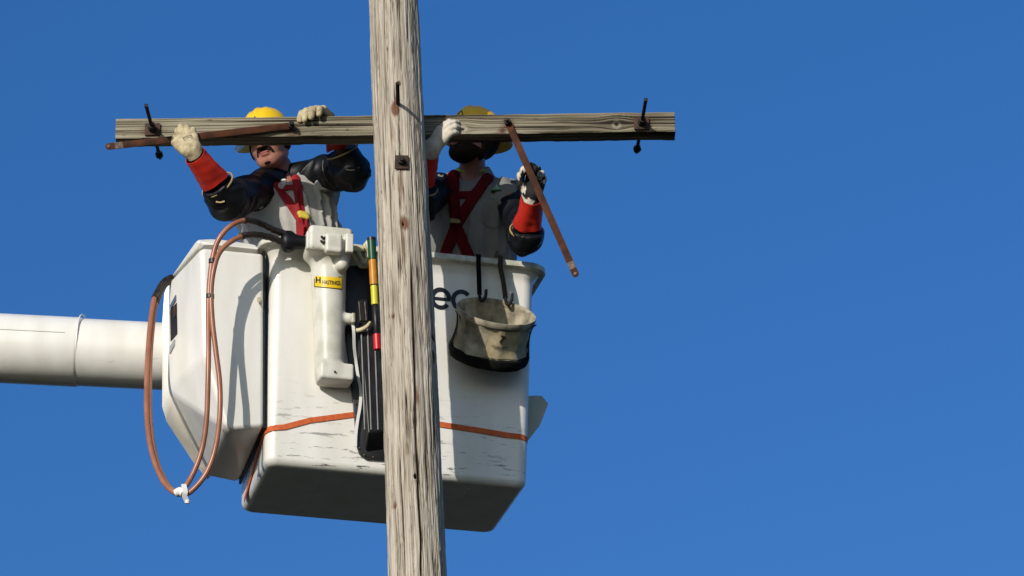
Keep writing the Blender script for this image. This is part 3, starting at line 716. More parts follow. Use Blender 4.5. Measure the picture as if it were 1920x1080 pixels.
# ---------------------------------------------------------------- orange strap round the bucket
def band(name, pts, nrm, w, t, mat, parent=None, origin=None, label=None):
    vs = []; qs = []
    for i, (p, n) in enumerate(zip(pts, nrm)):
        a = pts[max(i - 1, 0)]; b = pts[min(i + 1, len(pts) - 1)]; T = (b - a).normalized(); s = T.cross(n).normalized()
        vs += [p + s * w, p + s * w + n * t, p - s * w + n * t, p - s * w]
    for i in range(len(pts) - 1):
        for k in range(4): qs.append((i * 4 + k, i * 4 + (k + 1) % 4, (i + 1) * 4 + (k + 1) % 4, (i + 1) * 4 + k))
    qs += [(3, 2, 1, 0), tuple(len(vs) - 4 + k for k in range(4))]
    return smooth_by_angle(arr_mesh(name, vs, qs, mat, parent, origin, True, label), 40)
sp = []; sn = []
zl = face_pt(500, 800).z; zm = face_pt(662, 778).z; zr1 = face_pt(830, 797).z; zr = face_pt(986, 820).z
t0 = 0.003
lv = -bu
for q in np.linspace(0.50, 0.07, 6): sp.append(BO + bv * q + bw * (zl - BO.z - 0.02 - 0.33 * (q - 0.07)) - bu * (t0 + 0.001)); sn.append(lv)
for k in range(1, 6):
    a = R(90 * k / 6); sp.append(BO + bu * (0.052 - (0.052 + t0) * math.cos(a)) + bv * (0.052 - taper(.2) - (0.052 + t0) * math.sin(a)) + bw * (zl - BO.z - 0.012 + 0.012 * k / 6)); sn.append((-bu * math.cos(a) - bv * math.sin(a)))
for px, zz in ((533, zl + .004), (580, (zl + zm) / 2), (662, zm), (720, zm + 0.012), (770, (zm + zr1) / 2 + .01), (830, zr1), (900, (zr1 + zr) / 2), (952, zr)):
    q = face_pt(px, 800, t0); sp.append(V((q.x, q.y, zz))); sn.append(FN)
for k in range(1, 7):
    a = R(90 * k / 6); sp.append(BO + bu * (BW - 0.049 + (0.052 + t0) * math.sin(a)) + bv * (0.052 - taper(.2) - (0.052 + t0) * math.cos(a)) + bw * (zr - BO.z)); sn.append((bu * math.sin(a) - bv * math.cos(a)))
sp.append(BO + bu * (BW + 0.006) + bv * 0.5 + bw * (zr - BO.z)); sn.append(bu)
strap_o = band('ratchet_strap', sp, sn, 0.0125, 0.0025, M_orange, origin=sp[8]); tag(strap_o, 'orange webbing strap stretched round the lower part of the white bucket', 'strap')

# ---------------------------------------------------------------- white insulated tool housing
def Mrot(yaw=YAW):
    return [(math.cos(yaw), math.sin(yaw), 0), (-math.sin(yaw), math.cos(yaw), 0), (0, 0, 1)]
MB = Mrot()
TD = fd(612)
def pp(x, y, d): return np.array(P(x, y, d))
s1 = 0.00236                                        # metres per pixel at the bucket
def housing(p):
    top_ = s_box(p, pp(615, 459, TD - 0.15), MB, (0.100, 0.075, 0.062), 0.020)
    col = s_cap(p, pp(616, 490, TD - 0.095), pp(618, 700, TD - 0.075), 0.080, 0.064)
    col = np.maximum(col, p[..., 1] * 0 + (pp(0, 715, TD - 0.075)[2] - p[..., 2]))
    d = smin(top_, col, 0.05)
    bump_ = s_box(p, pp(625, 458, TD - 0.235), MB, (0.038, 0.022, 0.046), 0.012)
    l1 = s_box(p, pp(583, 452, TD - 0.225), MB, (0.022, 0.014, 0.044), 0.006); l2 = s_box(p, pp(655, 457, TD - 0.215), MB, (0.018, 0.014, 0.046), 0.006)
    d = smin(d, bump_, 0.006); d = smin(d, l1, 0.005); d = smin(d, l2, 0.005)
    dome = s_cap(p, pp(641, 484, TD - 0.17), pp(641, 497, TD - 0.17), 0.030)
    d = smin(d, dome, 0.014)
    foot = s_box(p, pp(628, 703, TD - 0.075), MB, (0.076, 0.055, 0.040), 0.012)
    d = smin(d, foot, 0.02)
    sp_ = s_cap(p, pp(640, 597, TD - 0.09), pp(655, 598, TD - 0.09), 0.026)
    d = smin(d, sp_, 0.012)
    return d
tool = thing('tool_housing', P(618, 720, TD - 0.07), 'tall milky white plastic tool housing with a yellow nameplate, hung on the bucket front', 'tool')
ctr = P(615, 590, TD - 0.1)
nets('housing_body', housing, ctr - V((0.15, 0.17, 0.40)), ctr + V((0.16, 0.17, 0.42)), 0.0042, M_plastic, tool)
solid('spout_collar', box_pts(P(661, 599, TD - 0.09), bu, bv, bw, 0.010, 0.024, 0.025), M_plastic_dirty, tool, 0.008, 3)
for x, y in ((587, 442), (587, 463)): multi_mesh('screw', [nut_data(P(x, y, TD - 0.238), YN, 0.004, 0.004)], M_iron, tool)
for x, y in ((656, 444), (656, 470)): multi_mesh('screw', [nut_data(P(x, y, TD - 0.226), YN, 0.004, 0.004)], M_iron, tool)
for x, y in ((612, 692), (628, 697)): multi_mesh('screw', [nut_data(P(x, y, TD - 0.139), YN, 0.005, 0.010)], M_iron, tool)
multi_mesh('latch', [loft_data(catmull([P(603, 444, TD - .232), P(608, 447, TD - .25), P(612, 443, TD - .235)]), 0.006, 8),
                     loft_data(catmull([P(602, 452, TD - .232), P(608, 455, TD - .25), P(613, 451, TD - .235)]), 0.006, 8)], M_iron, tool)
solid('top_knob', box_pts(P(604, 431, TD - 0.16), bu, bv, bw, 0.022, 0.02, 0.010), M_iron, tool, 0.006)
# nameplate bent round the column
def colpt(px, py, off):
    c0 = P(617, py, TD - 0.085); rad_ = 0.076 - 0.012 * (py - 515) / 200 + off
    x = (px - 617) * s1; x = max(-rad_ * .96, min(rad_ * .96, x)); return c0 + V((x, -math.sqrt(rad_ ** 2 - x * x), 0)) + V((0, 0, 0))
def fix(px, py, off):
    q = colpt(px, py, off)      # slide up or down so that the row is seen at py
    r = rayplane(px, py, q, V((0, -1, 0))); return V((q.x, q.y, r.z))
def col_patch(name, corners, mat, off, parent, nx=14):
    (x0, y0), (x1, y1), (x2, y2), (x3, y3) = corners; vs = []; qs = []
    for i in range(nx + 1):
        t = i / nx
        for (xa, ya, xb, yb, o) in ((x0, y0, x1, y1, off), (x3, y3, x2, y2, off)):
            vs.append(fix(xa + (xb - xa) * t, ya + (yb - ya) * t, o))
    for i in range(nx): qs.append((2 * i, 2 * i + 2, 2 * i + 3, 2 * i + 1))
    return vs, qs
np_back = multi_mesh('nameplate', [col_patch('', [(590, 515), (643, 519), (642, 542.5), (590, 538)], None, 0.0060, None)], M_dark, tool)
multi_mesh('nameplate_face', [col_patch('', [(591.5, 517), (642.5, 520.5), (641.5, 541), (591.5, 536.5)], None, 0.0075, None)], M_yellow, np_back)
def bent_text(s, size, x, y, offset, name, mat, parent, slope=0.07, xs=1.0):
    fc = bpy.data.curves.new(name, 'FONT'); fc.body = s; fc.size = size; fc.offset = offset * 0.5
    tmp = bpy.data.objects.new('t', fc); COL.objects.link(tmp); dg = bpy.context.evaluated_depsgraph_get()
    me = bpy.data.meshes.new_from_object(tmp.evaluated_get(dg)); bpy.data.objects.remove(tmp)
    for v in me.vertices:
        px = x + v.co.x * xs; py = y - v.co.y + (px - 590) * slope
        v.co = fix(px, py, 0.009)
    return link_mesh(name, me, mat, parent, smooth=False)
bent_text('HASTINGS', 10.5, 605.5, 531, 0.45, 'lettering', M_letter, np_back, xs=0.70)
bent_text('H', 15, 592.5, 529.5, 1.0, 'lettering', M_letter, np_back)
# rubber boot where the hoses enter
boot = [P(x, y, d) for x, y, r in ((531, 452, 0),) for d in (0,)]
def boot_f(p):
    a = pp(578, 455, TD - 0.15); b = pp(540, 453, TD - 0.16)
    return smin(s_cap(p, a, b, 0.028, 0.036), s_box(p, b, MB, (0.018, 0.022, 0.045), 0.01), 0.03)
cb = P(556, 453, TD - 0.155)
nets('rubber_boot', boot_f, cb - V((.09, .08, .08)), cb + V((.09, .08, .08)), 0.004, M_rubber, tool)

# hoses
H1 = [(533, 438, .27), (513, 431, .24), (490, 420, .20), (463, 413, .14), (437, 421, .11), (416, 440, .11), (403, 466, .12), (395, 510, .13), (391, 570, .14),
      (391, 650, .16), (390, 720, .17), (387, 790, .19), (378, 845, .21), (360, 892, .22), (340, 921, .22), (325, 922, .24), (304, 899, .28), (285, 850, .33), (276, 790, .38), (275, 720, .43),
      (279, 640, .48), (287, 570, .52), (297, 545, .55), (308, 528, .58), (322, 520, .61)]
H2 = [(533, 456, .27), (512, 447, .24), (485, 441, .20), (458, 442, .16), (430, 455, .13), (411, 475, .12), (401, 505, .12), (396, 545, .13), (398, 600, .14), (405, 660, .15),
      (412, 720, .16), (412, 780, .17), (404, 840, .19), (388, 885, .20), (365, 915, .21), (346, 927, .22), (326, 921, .25), (309, 901, .29), (291, 855, .34), (282, 795, .39), (280, 725, .44),
      (283, 645, .49), (290, 580, .53), (300, 548, .56), (311, 532, .585), (324, 525, .61)]
hoses = []
for n_, (HH, lab) in enumerate(((H1, 'brown hydraulic hose making the higher arc from the white tool housing'),
                                (H2, 'brown hydraulic hose making the lower arc, bowing right beside its twin'))):
    pts = [P(*q) for q in HH]; rootp = pts[0]
    t = thing('hydraulic_hose', rootp, lab, 'hose', 'hoses looping down from the tool housing'); hoses.append(t)
    full = catmull(pts, 10); k1 = 32; k2 = len(full) - 28
    tube('taped_end', full[:k1 + 1], 0.0150, M_tape, t, seg=14, raw=True, rfun=lambda u, th: 0.0022 * math.sin(u * 60) * math.sin(u * 23 + th))
    tube('hose_line', full[k1:k2 + 1], 0.0118, M_hose, t, seg=14, raw=True)
    tube('taped_end', full[k2:], 0.0150, M_tape, t, seg=14, raw=True)
for x, y, d in ((399, 490, .125), (394, 556, .138)):
    tube('hose_clamp', [P(x, y - 4, d), P(x, y, d), P(x, y + 4, d)], .0185, M_tape, hoses[0], seg=14)
kp = P(338, 924, .225)
tie = thing('cable_tie', kp, 'white tape tie knotted round the two brown hoses at the bottom of their loop', 'tie')
rg = [kp + V((0.004, 0.0, 0.0)) + V((0.012 * math.cos(a) * .6, 0.032 * math.cos(a), 0.036 * math.sin(a))) for a in np.linspace(0, 2 * math.pi, 20, endpoint=False)]
wr = [P(344, 908, .20), P(347, 922, .195), P(346, 930, .2), P(351, 942, .215)]
tube('wrap', [P(330, 925, .225), P(338, 921, .215), P(345, 926, .205)], lambda u: 0.0185, M_tie, tie, seg=12)
band('tail', catmull(wr, 6), [V((0.3, -1, 0)).normalized()] * len(catmull(wr, 6)), 0.011, 0.004, M_tie, tie)
tube('knot', [P(352, 938, .212), P(351, 944, .214)], 0.011, M_tie, tie, seg=10)

# ---------------------------------------------------------------- black tool apron with ribs
AF = lambda x, y, o: face_pt(x, y, o)
apron = thing('tool_board', AF(700, 862, 0.01), 'black ribbed plastic tool board with rivets, hanging on the bucket beside the pole', 'tool holder')
out_ = [(646, 512), (656, 500), (752, 494), (760, 700), (762, 866), (684, 861), (673, 853), (668, 838), (661, 760), (648, 640), (643, 560)]
plate('backing', [AF(x, y, 0.006) for x, y in out_], FN * 0.014, M_black, apron, 0.004)
pk = [AF(x, y, o) for x, y, o in ((672, 602, .02), (752, 596, .02), (756, 838, .02), (684, 848, .02), (674, 606, .075), (750, 600, .075), (752, 800, .095), (690, 812, .095))]
pocket = solid('pocket', pk, M_black, apron, 0.008)
for i, x in enumerate((680, 692, 705, 719, 733)):
    a = AF(x - 3, 612, 0.076); b = AF(x + 4, 806, 0.094)
    tube('rib', [a + FN * 0.001, (a + b) / 2 + FN * 0.002, b + FN * 0.001], 0.0042, M_rib, pocket, seg=8)
pk2 = [AF(x, y, o) for x, y, o in ((670, 562, .018), (690, 558, .018), (692, 602, .018), (674, 604, .018), (671, 564, .05), (689, 561, .05), (691, 602, .05), (675, 603, .05))]
p2 = solid('small_pocket', pk2, M_black, apron, 0.004)
for x in (673, 684): tube('rib', [AF(x, 566, .051), AF(x + 3, 601, .051)], 0.003, M_galv, p2, seg=6)
for x, y in ((656, 520), (654, 545), (652, 570), (657, 598), (655, 628), (657, 655), (660, 682), (663, 720), (666, 746), (667, 757), (667, 780), (668, 800), (674, 840), (683, 853), (700, 857)):
    multi_mesh('rivet', [loft_data([AF(x, y, .018), AF(x, y, .024), AF(x, y, .026)], [0.0045, 0.0042, 0.002], 8)], M_galv, apron)
# cord hanging from the spout
cordp = [(661, 604, -.03), (663, 622, .0), (664, 650, .0), (667, 678, .0), (671, 705, .0), (676, 732, .0), (675, 760, .0), (670, 790, .0), (667, 815, .0), (666, 838, .0)]
cpts = [AF(x, y, 0.034 + (0.06 if i < 2 else 0.03 if i == 2 else 0)) for i, (x, y, d) in enumerate(cordp)]
co = band('cord', catmull(cpts, 6), [FN] * len(catmull(cpts, 6)), 0.0065, 0.004, M_tie, origin=cpts[0]); tag(co, 'thin white cord dangling in a wave down the edge of the black board', 'cord')
hk = [AF(664, 612, .07), AF(668, 619, .085), AF(678, 618, .10), (AF(688, 612, .105)), AF(694, 604, .10)]
ho = tube('hook', hk, lambda u: 0.006 + 0.004 * math.sin(u * 3.1), M_cream, origin=hk[0], seg=10); tag(ho, 'small cream hook below the spout in front of the black board', 'hook')
# hot stick
st = thing('hot_stick', AF(707, 656, 0.13), 'tool stick in green, orange, yellow and red, before the black board', 'tool')
def seg_(name, y0, y1, r0, r1, mat, x=None):
    def ax(y): return AF(696.5 + (y - 450) / 206.0 * 11.5, y, 0.13)
    pts = [ax(y0), ax(y0 + .5), ax((y0 + y1) / 2), ax(y1 - .5), ax(y1)]
    tube(name, pts, [r0 * .9, r0, (r0 + r1) / 2, r1, r1 * .9], mat, st, seg=20, raw=True)
seg_('green_cap', 449, 488, .0195, .0185, M_green); seg_('orange_grip', 488, 535, .0185, .0185, M_amber); seg_('ring_seam', 534, 536.5, .0190, .0190, M_dark)
seg_('yellow_grip', 536, 572, .0165, .0160, M_lime); seg_('black_shaft', 572, 628, .0125, .0130, M_black); seg_('red_grip', 627, 656, .0170, .0175, M_red); seg_('cap_ring', 446, 452, .0200, .0200, M_black)
# cream guard hooked over the rim
gp = thing('rim_hook', AF(675, 490, 0.05), 'cream coloured rope and strap hooked over the bucket rim behind the green stick end', 'strap')
solid('strap_bar', [AF(x, y, o) for o in (0.055, 0.075) for x, y in ((650, 459), (692, 463), (690, 472), (652, 471))], M_cream, gp, 0.003)
tube('strap_loop', [AF(690, 452, .075), AF(684, 462, .085), AF(690, 478, .09), AF(684, 492, .085), AF(676, 480, .07), AF(672, 470, .065)], 0.008, M_cream, gp)
solid('strap_clip', [AF(x, y, o) for o in (0.07, 0.09) for x, y in ((683, 458), (690, 450), (692, 490), (687, 494))], M_tie, gp, 0.003)
tube('strap_tail', [AF(660, 476, .06), AF(668, 490, .05), AF(676, 500, .045), AF(690, 500, .05)], 0.008, M_cream, gp)

# ---------------------------------------------------------------- canvas bucket
tl = R(17); rl = R(11)
axv = (RT * math.sin(rl) + UPV * math.cos(rl)) * math.cos(tl) - FWD * math.sin(tl)
e1 = (RT * math.cos(rl) - UPV * math.sin(rl)); e2 = axv.cross(e1).normalized(); e2 = -e2 if e2.dot(FWD) < 0 else e2
CD = fd(930) - 0.215
rimc = P(931, 584, CD)
RB = 0.176; BHt = 0.215
cbk = thing('canvas_bucket', rimc - axv * BHt, 'dirty tan canvas tool bucket with black base, hanging on two black straps', 'tool bucket')
def lathe(profile, seg=72, noise=0.0, sq=1.0):
    vs = []; qs = []
    for r, h in profile:
        for k in range(seg):
            a = 2 * math.pi * k / seg
            nn = noise * (float(vnoise(math.cos(a) * 2.2 + 5, math.sin(a) * 2.2 + 5, h * 14)) - 0.5 + 0.7 * abs(2 * float(vnoise(math.cos(a) * 5 + 5 + h * 9, math.sin(a) * 5 + 5, h * 5)) - 1) - .35) * 2 * min(1, max(0, (-h) / 0.04))
            vs.append(rimc + axv * h + e1 * ((r + nn) * math.cos(a)) + e2 * ((r + nn) * math.sin(a)) * sq)
    for i in range(len(profile) - 1):
        for k in range(seg):
            l = (k + 1) % seg; qs.append((i * seg + k, i * seg + l, (i + 1) * seg + l, (i + 1) * seg + k))
    return vs, qs
prof = [(RB - .002, -.018)] + [(RB - 0.015 * math.sin(math.pi * t ** 0.8) + 0.001 * t, -0.018 - t * (BHt - 0.05)) for t in np.linspace(0.05, 1, 14)]
prof_in = [(r - 0.005, h) for r, h in prof][::-1]
multi_mesh('canvas_body', [lathe(prof + prof_in[:-1] + [(RB - .007, -.016)], noise=0.010)], M_canvas, cbk)
multi_mesh('rim_band', [lathe([(RB - .008, -.022), (RB + .001, -.024), (RB + .004, -.018), (RB + .005, -.008), (RB + .003, .002), (RB - .004, .002), (RB - .009, -.006), (RB - .008, -.022)])], M_canvas, cbk)
bp_ = BHt - 0.032
multi_mesh('black_base', [lathe([(RB - .004, -bp_ + .012), (RB + .006, -bp_ + .006), (RB + .008, -bp_ - .012), (RB + .006, -bp_ - .030), (RB + .0, -bp_ - .040), (0.05, -bp_ - .041), (0.001, -bp_ - .041)], noise=0.004)], M_canvas_dark, cbk)
multi_mesh('inner_floor', [lathe([(0.001, -bp_ + .004), (RB - .02, -bp_ + .004)])], M_canvas, cbk)
# side tape running down the canvas
for an in (R(195), R(-8)):
    tp = []; tn = []
    for r, h in [(RB + .004, -.02)] + prof[1:] + [(RB + .001, -bp_ - .01)]:
        dv = e1 * math.cos(an) + e2 * math.sin(an); tp.append(rimc + axv * h + dv * (r + 0.004)); tn.append(dv)
    band('side_tape', tp, tn, 0.013, 0.004, M_canvas_dark, cbk)
# printed mark and the paler pocket panel
def bag_pt(ang, h, off):
    r = np.interp(-h, [-x[1] for x in prof], [x[0] for x in prof]); dv = e1 * math.cos(ang) + e2 * math.sin(ang)
    nn = 0.010 * (float(vnoise(math.cos(ang) * 2.2 + 5, math.sin(ang) * 2.2 + 5, h * 14)) - 0.5 + 0.7 * abs(2 * float(vnoise(math.cos(ang) * 5 + 5 + h * 9, math.sin(ang) * 5 + 5, h * 5)) - 1) - .35) * 2 * min(1, max(0, (-h) / 0.04))
    return rimc + axv * h + dv * (r + off + nn)
def bag_patch(name, a0, a1, h0, h1, off, mat, n=10, skew=0.0):
    vs = []; qs = []
    for i in range(n + 1):
        for j in range(n + 1):
            a = a0 + (a1 - a0) * i / n + skew * j / n; vs.append(bag_pt(a, h0 + (h1 - h0) * j / n, off))
    for i in range(n):
        for j in range(n): qs.append((i * (n + 1) + j, i * (n + 1) + j + 1, (i + 1) * (n + 1) + j + 1, (i + 1) * (n + 1) + j))
    return multi_mesh(name, [(vs, qs)], mat, cbk)
M_panel = surf('pale_canvas_panel', (0.34, 0.27, 0.15), (0.52, 0.44, 0.28), rough=0.9, scale=20, bump=0.4)
bag_patch('pocket_panel', R(-95), R(-42), -0.035, -0.165, 0.003, M_panel)
for k, (a, h, w, hh, sk) in enumerate(((-77, -.052, 5, -.016, 3), (-74, -.066, 4, -.020, -3), (-76, -.082, 2, -.012, 1), (-71, -.055, 2, -.012, 2))):
    bag_patch('printed_mark', R(a), R(a + w), h, h + hh, 0.005, M_print, 3, R(sk))
for h, a0, a1 in ((-.108, -88, -58), (-.116, -84, -64)): bag_patch('printed_mark', R(a0), R(a1), h, h - 0.0035, 0.005, M_print_grey, 8)
# hanging straps with hooks
for xs_, hx, an in (((897, 484), (886, 553), 120), ((938, 487), (949, 574), 80)):
    a = face_pt(*xs_, 0.065); b = face_pt(xs_[0], xs_[1] + 14, 0.068); q = rimc + e1 * (RB * math.cos(R(an))) + e2 * (RB * math.sin(R(an)))
    bx, by = proj(q)
    mid = a * 0.45 + q * 0.55 + V((0.0, -0.012, 0))
    s_o = band('hanging_strap', catmull([face_pt(xs_[0], xs_[1] - 9, 0.0) + bv * 0.02, a + V((0, 0, 0.012)), b, mid, q + V((0, -0.01, 0.01))], 6), [V((0.1, -1, 0)).normalized()] * 25, 0.0105, 0.008, M_strap, cbk)
    tube('hook', [q + V((0, -0.012, 0.012)), q + V((0.004, -0.022, -0.018)), q + V((0.016, -0.030, -0.028)), q + V((0.028, -0.024, -0.004)), q + V((0.030, -0.02, 0.030))], 0.0075, M_iron, s_o, seg=10)

#PEOPLE
# ---------------------------------------------------------------- people
def unit(v): return np.array(v, float) / np.linalg.norm(v)
def basis(up, lat):
    up = unit(up); lat = np.array(lat, float); lat = unit(lat - up * (lat @ up)); return lat, np.cross(up, lat) * -1, up      # right, towards the front, up
T_T = [-0.30, -.12, 0.02, .25, .50, .72, .86, .94, 1.02, 1.15]
T_W = [0.150, .178, .180, .165, .178, .190, .165, .100, .055, .045]
T_D = [0.105, .125, .125, .118, .130, .125, .100, .072, .055, .045]
class Figure:
    def __init__(s, pel, neck, shl, shr, head, hup, hfwd, girth=1.0):
        s.pel = np.array(pel); s.neck = np.array(neck); s.L = np.linalg.norm(s.neck - s.pel)
        s.shl = np.array(shl); s.shr = np.array(shr); s.g = girth; s.hs = 1.08
        s.X, s.F, s.U = basis(s.neck - s.pel, s.shr - s.shl)
        if s.F[1] > 0: s.F = -s.F
        s.h = np.array(head); s.hU = unit(hup); f = np.array(hfwd, float); s.hF = unit(f - s.hU * (f @ s.hU)); s.hX = np.cross(s.hF, s.hU)
    def torso(s, p, inf=0.0):
        q = p - s.pel; t = (q @ s.U) / s.L; x = q @ s.X; y = q @ s.F
        g = s.g
        w = np.interp(t, T_T, T_W) * (1 + (g - 1) * np.clip(1.1 - t, 0, 1)) + inf; d = np.interp(t, T_T, T_D) * (1 + (g - 1) * np.clip(1.1 - t, 0, 1)) + inf
        k = (np.abs(x / w) ** 2.3 + np.abs(y / d) ** 2.3) ** (1 / 2.3)
        e = (k - 1) * np.minimum(w, d) * 0.9
        return np.maximum(e, np.abs((t - 0.40)) * s.L - 0.72 * s.L)
    def head_local(s, p):
        q = (p - s.h) / s.hs; return np.stack([q @ s.hX, q @ s.hF, q @ s.hU], -1)
    def head(s, p, inf=0.0, feat=True):
        q = s.head_local(p); I3 = np.eye(3); q[..., 0] = np.abs(q[..., 0])
        d = s_ell(q, (0, -.018, .035), I3, (.076, .096, .088))
        d = smin(d, s_ell(q, (0, .022, -.030), I3, (.062, .068, .078)), .04)
        d = smin(d, s_ell(q, (0, .052, -.088), I3, (.030, .028, .022)), .035)
        d = smin(d, s_cap(q, (.052, -.005, -.055), (.022, .055, -.090), .020, .016), .03)
        d = smin(d, s_ell(q, (.034, .052, -.030), I3, (.028, .026, .026)), .02)
        if feat:
            d = smin(d, s_cap(q, (0, .088, .012), (0, .108, -.026), .007, .0125), .012)
            d = smin(d, s_ell(q, (.013, .096, -.030), I3, (.0085, .010, .008)), .006)
            d = smin(d, s_cap(q, (0, .086, .030), (.040, .072, .028), .010, .007), .012)
            d = smax(d, -s_ell(q, (.031, .094, .008), I3, (.020, .014, .012)), .012)
            d = smin(d, s_ell(q, (0, .085, -.054), I3, (.026, .011, .0065)), .006)
            d = smin(d, s_ell(q, (0, .082, -.066), I3, (.022, .011, .0075)), .006)
            d = smin(d, s_ell(q, (.078, -.012, -.005), I3, (.008, .017, .030)), .008)
        return d * s.hs - inf
    def hpt(s, x, y, z): return V(s.h + (s.hX * x + s.hF * y + s.hU * z) * s.hs)
    def tpt(s, x, t, y): return V(s.pel + s.X * x + s.U * (t * s.L) + s.F * y)

def folds(p, U, amp, fl=9.0, fs=26.0, seed=0.0):
    """cloth folds running mainly along U"""
    u = p @ np.array(U); U = unit(U); a = unit(np.cross(U, (0.3, 0.9, 0.1))); b = np.cross(U, a)
    x = p @ a; y = p @ b; wp = 0.06 * (vnoise(x * 4 + seed, y * 4, u * 4) - 0.5)
    n = vnoise((x + wp) * fs + seed, (y - wp) * fs, u * fl * 0.45 + seed)
    n2 = vnoise(x * fs * 0.5 + 9, y * fs * 0.5 + seed, u * fl * 1.2)
    return amp * ((1 - np.abs(2 * n - 1)) ** 2 - 0.35) + amp * 1.3 * (n2 - 0.5)
def bbox(pts, m):
    a = np.array([tuple(p) for p in pts]); return a.min(0) - m, a.max(0) + m

# ---- hand / glove
def hand_geo(wr, ydir, back, thumb_side, curls, thumb, s=1.0, spread=0.05, wid=1.0):
    """list of capsules; ydir = along the hand, back = out of the back of the hand, curls = bend of each finger (index first)"""
    Y = unit(ydir); Zb = np.array(back, float); Zb = unit(Zb - Y * (Zb @ Y)); Xt = np.cross(Y, Zb) * 1.0
    if thumb_side < 0: Xt = -Xt
    wr = np.array(wr); caps = []
    W = lambda x, y, z: wr + (Xt * x * wid + Y * y + Zb * z) * s
    fx = [.033, .0115, -.0105, -.031]; fy = [.096, .101, .096, .086]; ln = [.074, .082, .077, .062]; rd = [.0116, .0118, .0113, .0102]
    for i in range(4):
        sp = spread * (1.5 - i); base = np.array([fx[i], fy[i], 0.0])
        caps.append((W(fx[i] * 0.72, 0.02, 0.0), W(*base), .0155 * s, .0145 * s, 0))
        p = base; ang = 0
        for j, (fr, c) in enumerate(zip((.46, .30, .24), curls[i])):
            ang += c; L = ln[i] * fr
            dv = np.array([math.sin(sp) * math.cos(ang), math.cos(sp) * math.cos(ang), -math.sin(ang)]); q = p + dv * L
            r0 = rd[i] * (1 - 0.07 * j); caps.append((W(*p), W(*q), r0 * s, r0 * (0.93 if j < 2 else 0.85) * s, i + 1)); p = q
    tb = np.array([.026, .022, -.008]); tp = [np.array(t) for t in thumb]
    caps.append((W(*tb), W(*tp[0]), .020 * s, .0165 * s, 5))
    for a, b, r in zip(tp, tp[1:], (.0155, .0140)): caps.append((W(*a), W(*b), r * s, r * .9 * s, 5))
    return caps, W
def hand_sdf(caps, W, s, wr, arm_from, rw, inf=0.0, cuff=True):
    pc0, pc1 = W(0, .015, 0), W(0, .085, 0)
    def f(p):
        d = None
        groups = {}
        for a, b, ra, rb, g in caps:
            e = s_cap(p, a, b, ra + inf, rb + inf); groups[g] = smin(groups[g], e, .006) if g in groups else e
        d = groups[0]; d = s_cap(p, pc0, pc1, .019 * s + inf, .017 * s + inf) if d is None else smin(d, s_cap(p, pc0, pc1, .018 * s + inf, .016 * s + inf), .02)
        for g in (1, 2, 3, 4): d = smin(d, groups[g], .0035)
        d = smin(d, groups[5], .014)
        d = smin(d, s_cap(p, W(0, .02, 0), np.array(arm_from), rw + inf, rw * 1.08 + inf), .02)
        if inf > 0: d = d + 0.0008 * (vnoise(p[..., 0] * 90, p[..., 1] * 90, p[..., 2] * 90) - 0.5) * 2 + 0.0022 * (vnoise(p[..., 0] * 35, p[..., 1] * 35, p[..., 2] * 35) - 0.5) * 2
        return d
    return f
def capsule_list(caps): return [(a, b, ra * 0.82, rb * 0.82) for a, b, ra, rb, g in caps]
def ring_tube(name, c, ax, r, w, mat, parent, ry=None):
    c = V(c); fr = frames([c, c + V(ax)])[0]
    tube(name, [c + fr[1] * (r * math.cos(a)) + fr[2] * (r * math.sin(a)) for a in np.linspace(0, 2 * math.pi, 40, endpoint=False)], w, mat, parent, seg=8, raw=True, closed=True)
def gauntlet(name, a, b, r0, r1, mat, parent, seed=0.0):
    a = V(a); b = V(b); ps = [a + (b - a) * t for t in np.linspace(0, 1, 12)]; inner = ps[::-1]
    path = ps + inner; n = len(path); ax = (b - a).normalized(); fr = frames([a, b])[0]; vs = []; qs = []; seg = 48
    for i, p in enumerate(path):
        t = (p - a).length / (b - a).length; off = 0 if i < len(ps) else -0.003
        for k in range(seg):
            th_ = 2 * math.pi * k / seg
            r = r0 + (r1 - r0) * t + off + 0.0065 * (float(vnoise(math.cos(th_) * 1.6 + seed, math.sin(th_) * 1.6, t * 2.2 + seed)) - .5) * 2 * (0.5 + t) + 0.0010 * math.sin(t * 22 + 2 * th_ + seed)
            vs.append(p + fr[1] * (r * math.cos(th_)) + fr[2] * (r * math.sin(th_)) + ax * (0.006 * math.sin(2 * th_ + seed) * t))
    for i in range(n - 1):
        for k in range(seg): qs.append((i * seg + k, i * seg + (k + 1) % seg, (i + 1) * seg + (k + 1) % seg, (i + 1) * seg + k))
    for k in range(seg): qs.append(((n - 1) * seg + k, (n - 1) * seg + (k + 1) % seg, (k + 1) % seg, k))
    return multi_mesh(name, [(vs, qs)], mat, parent, ang=60)
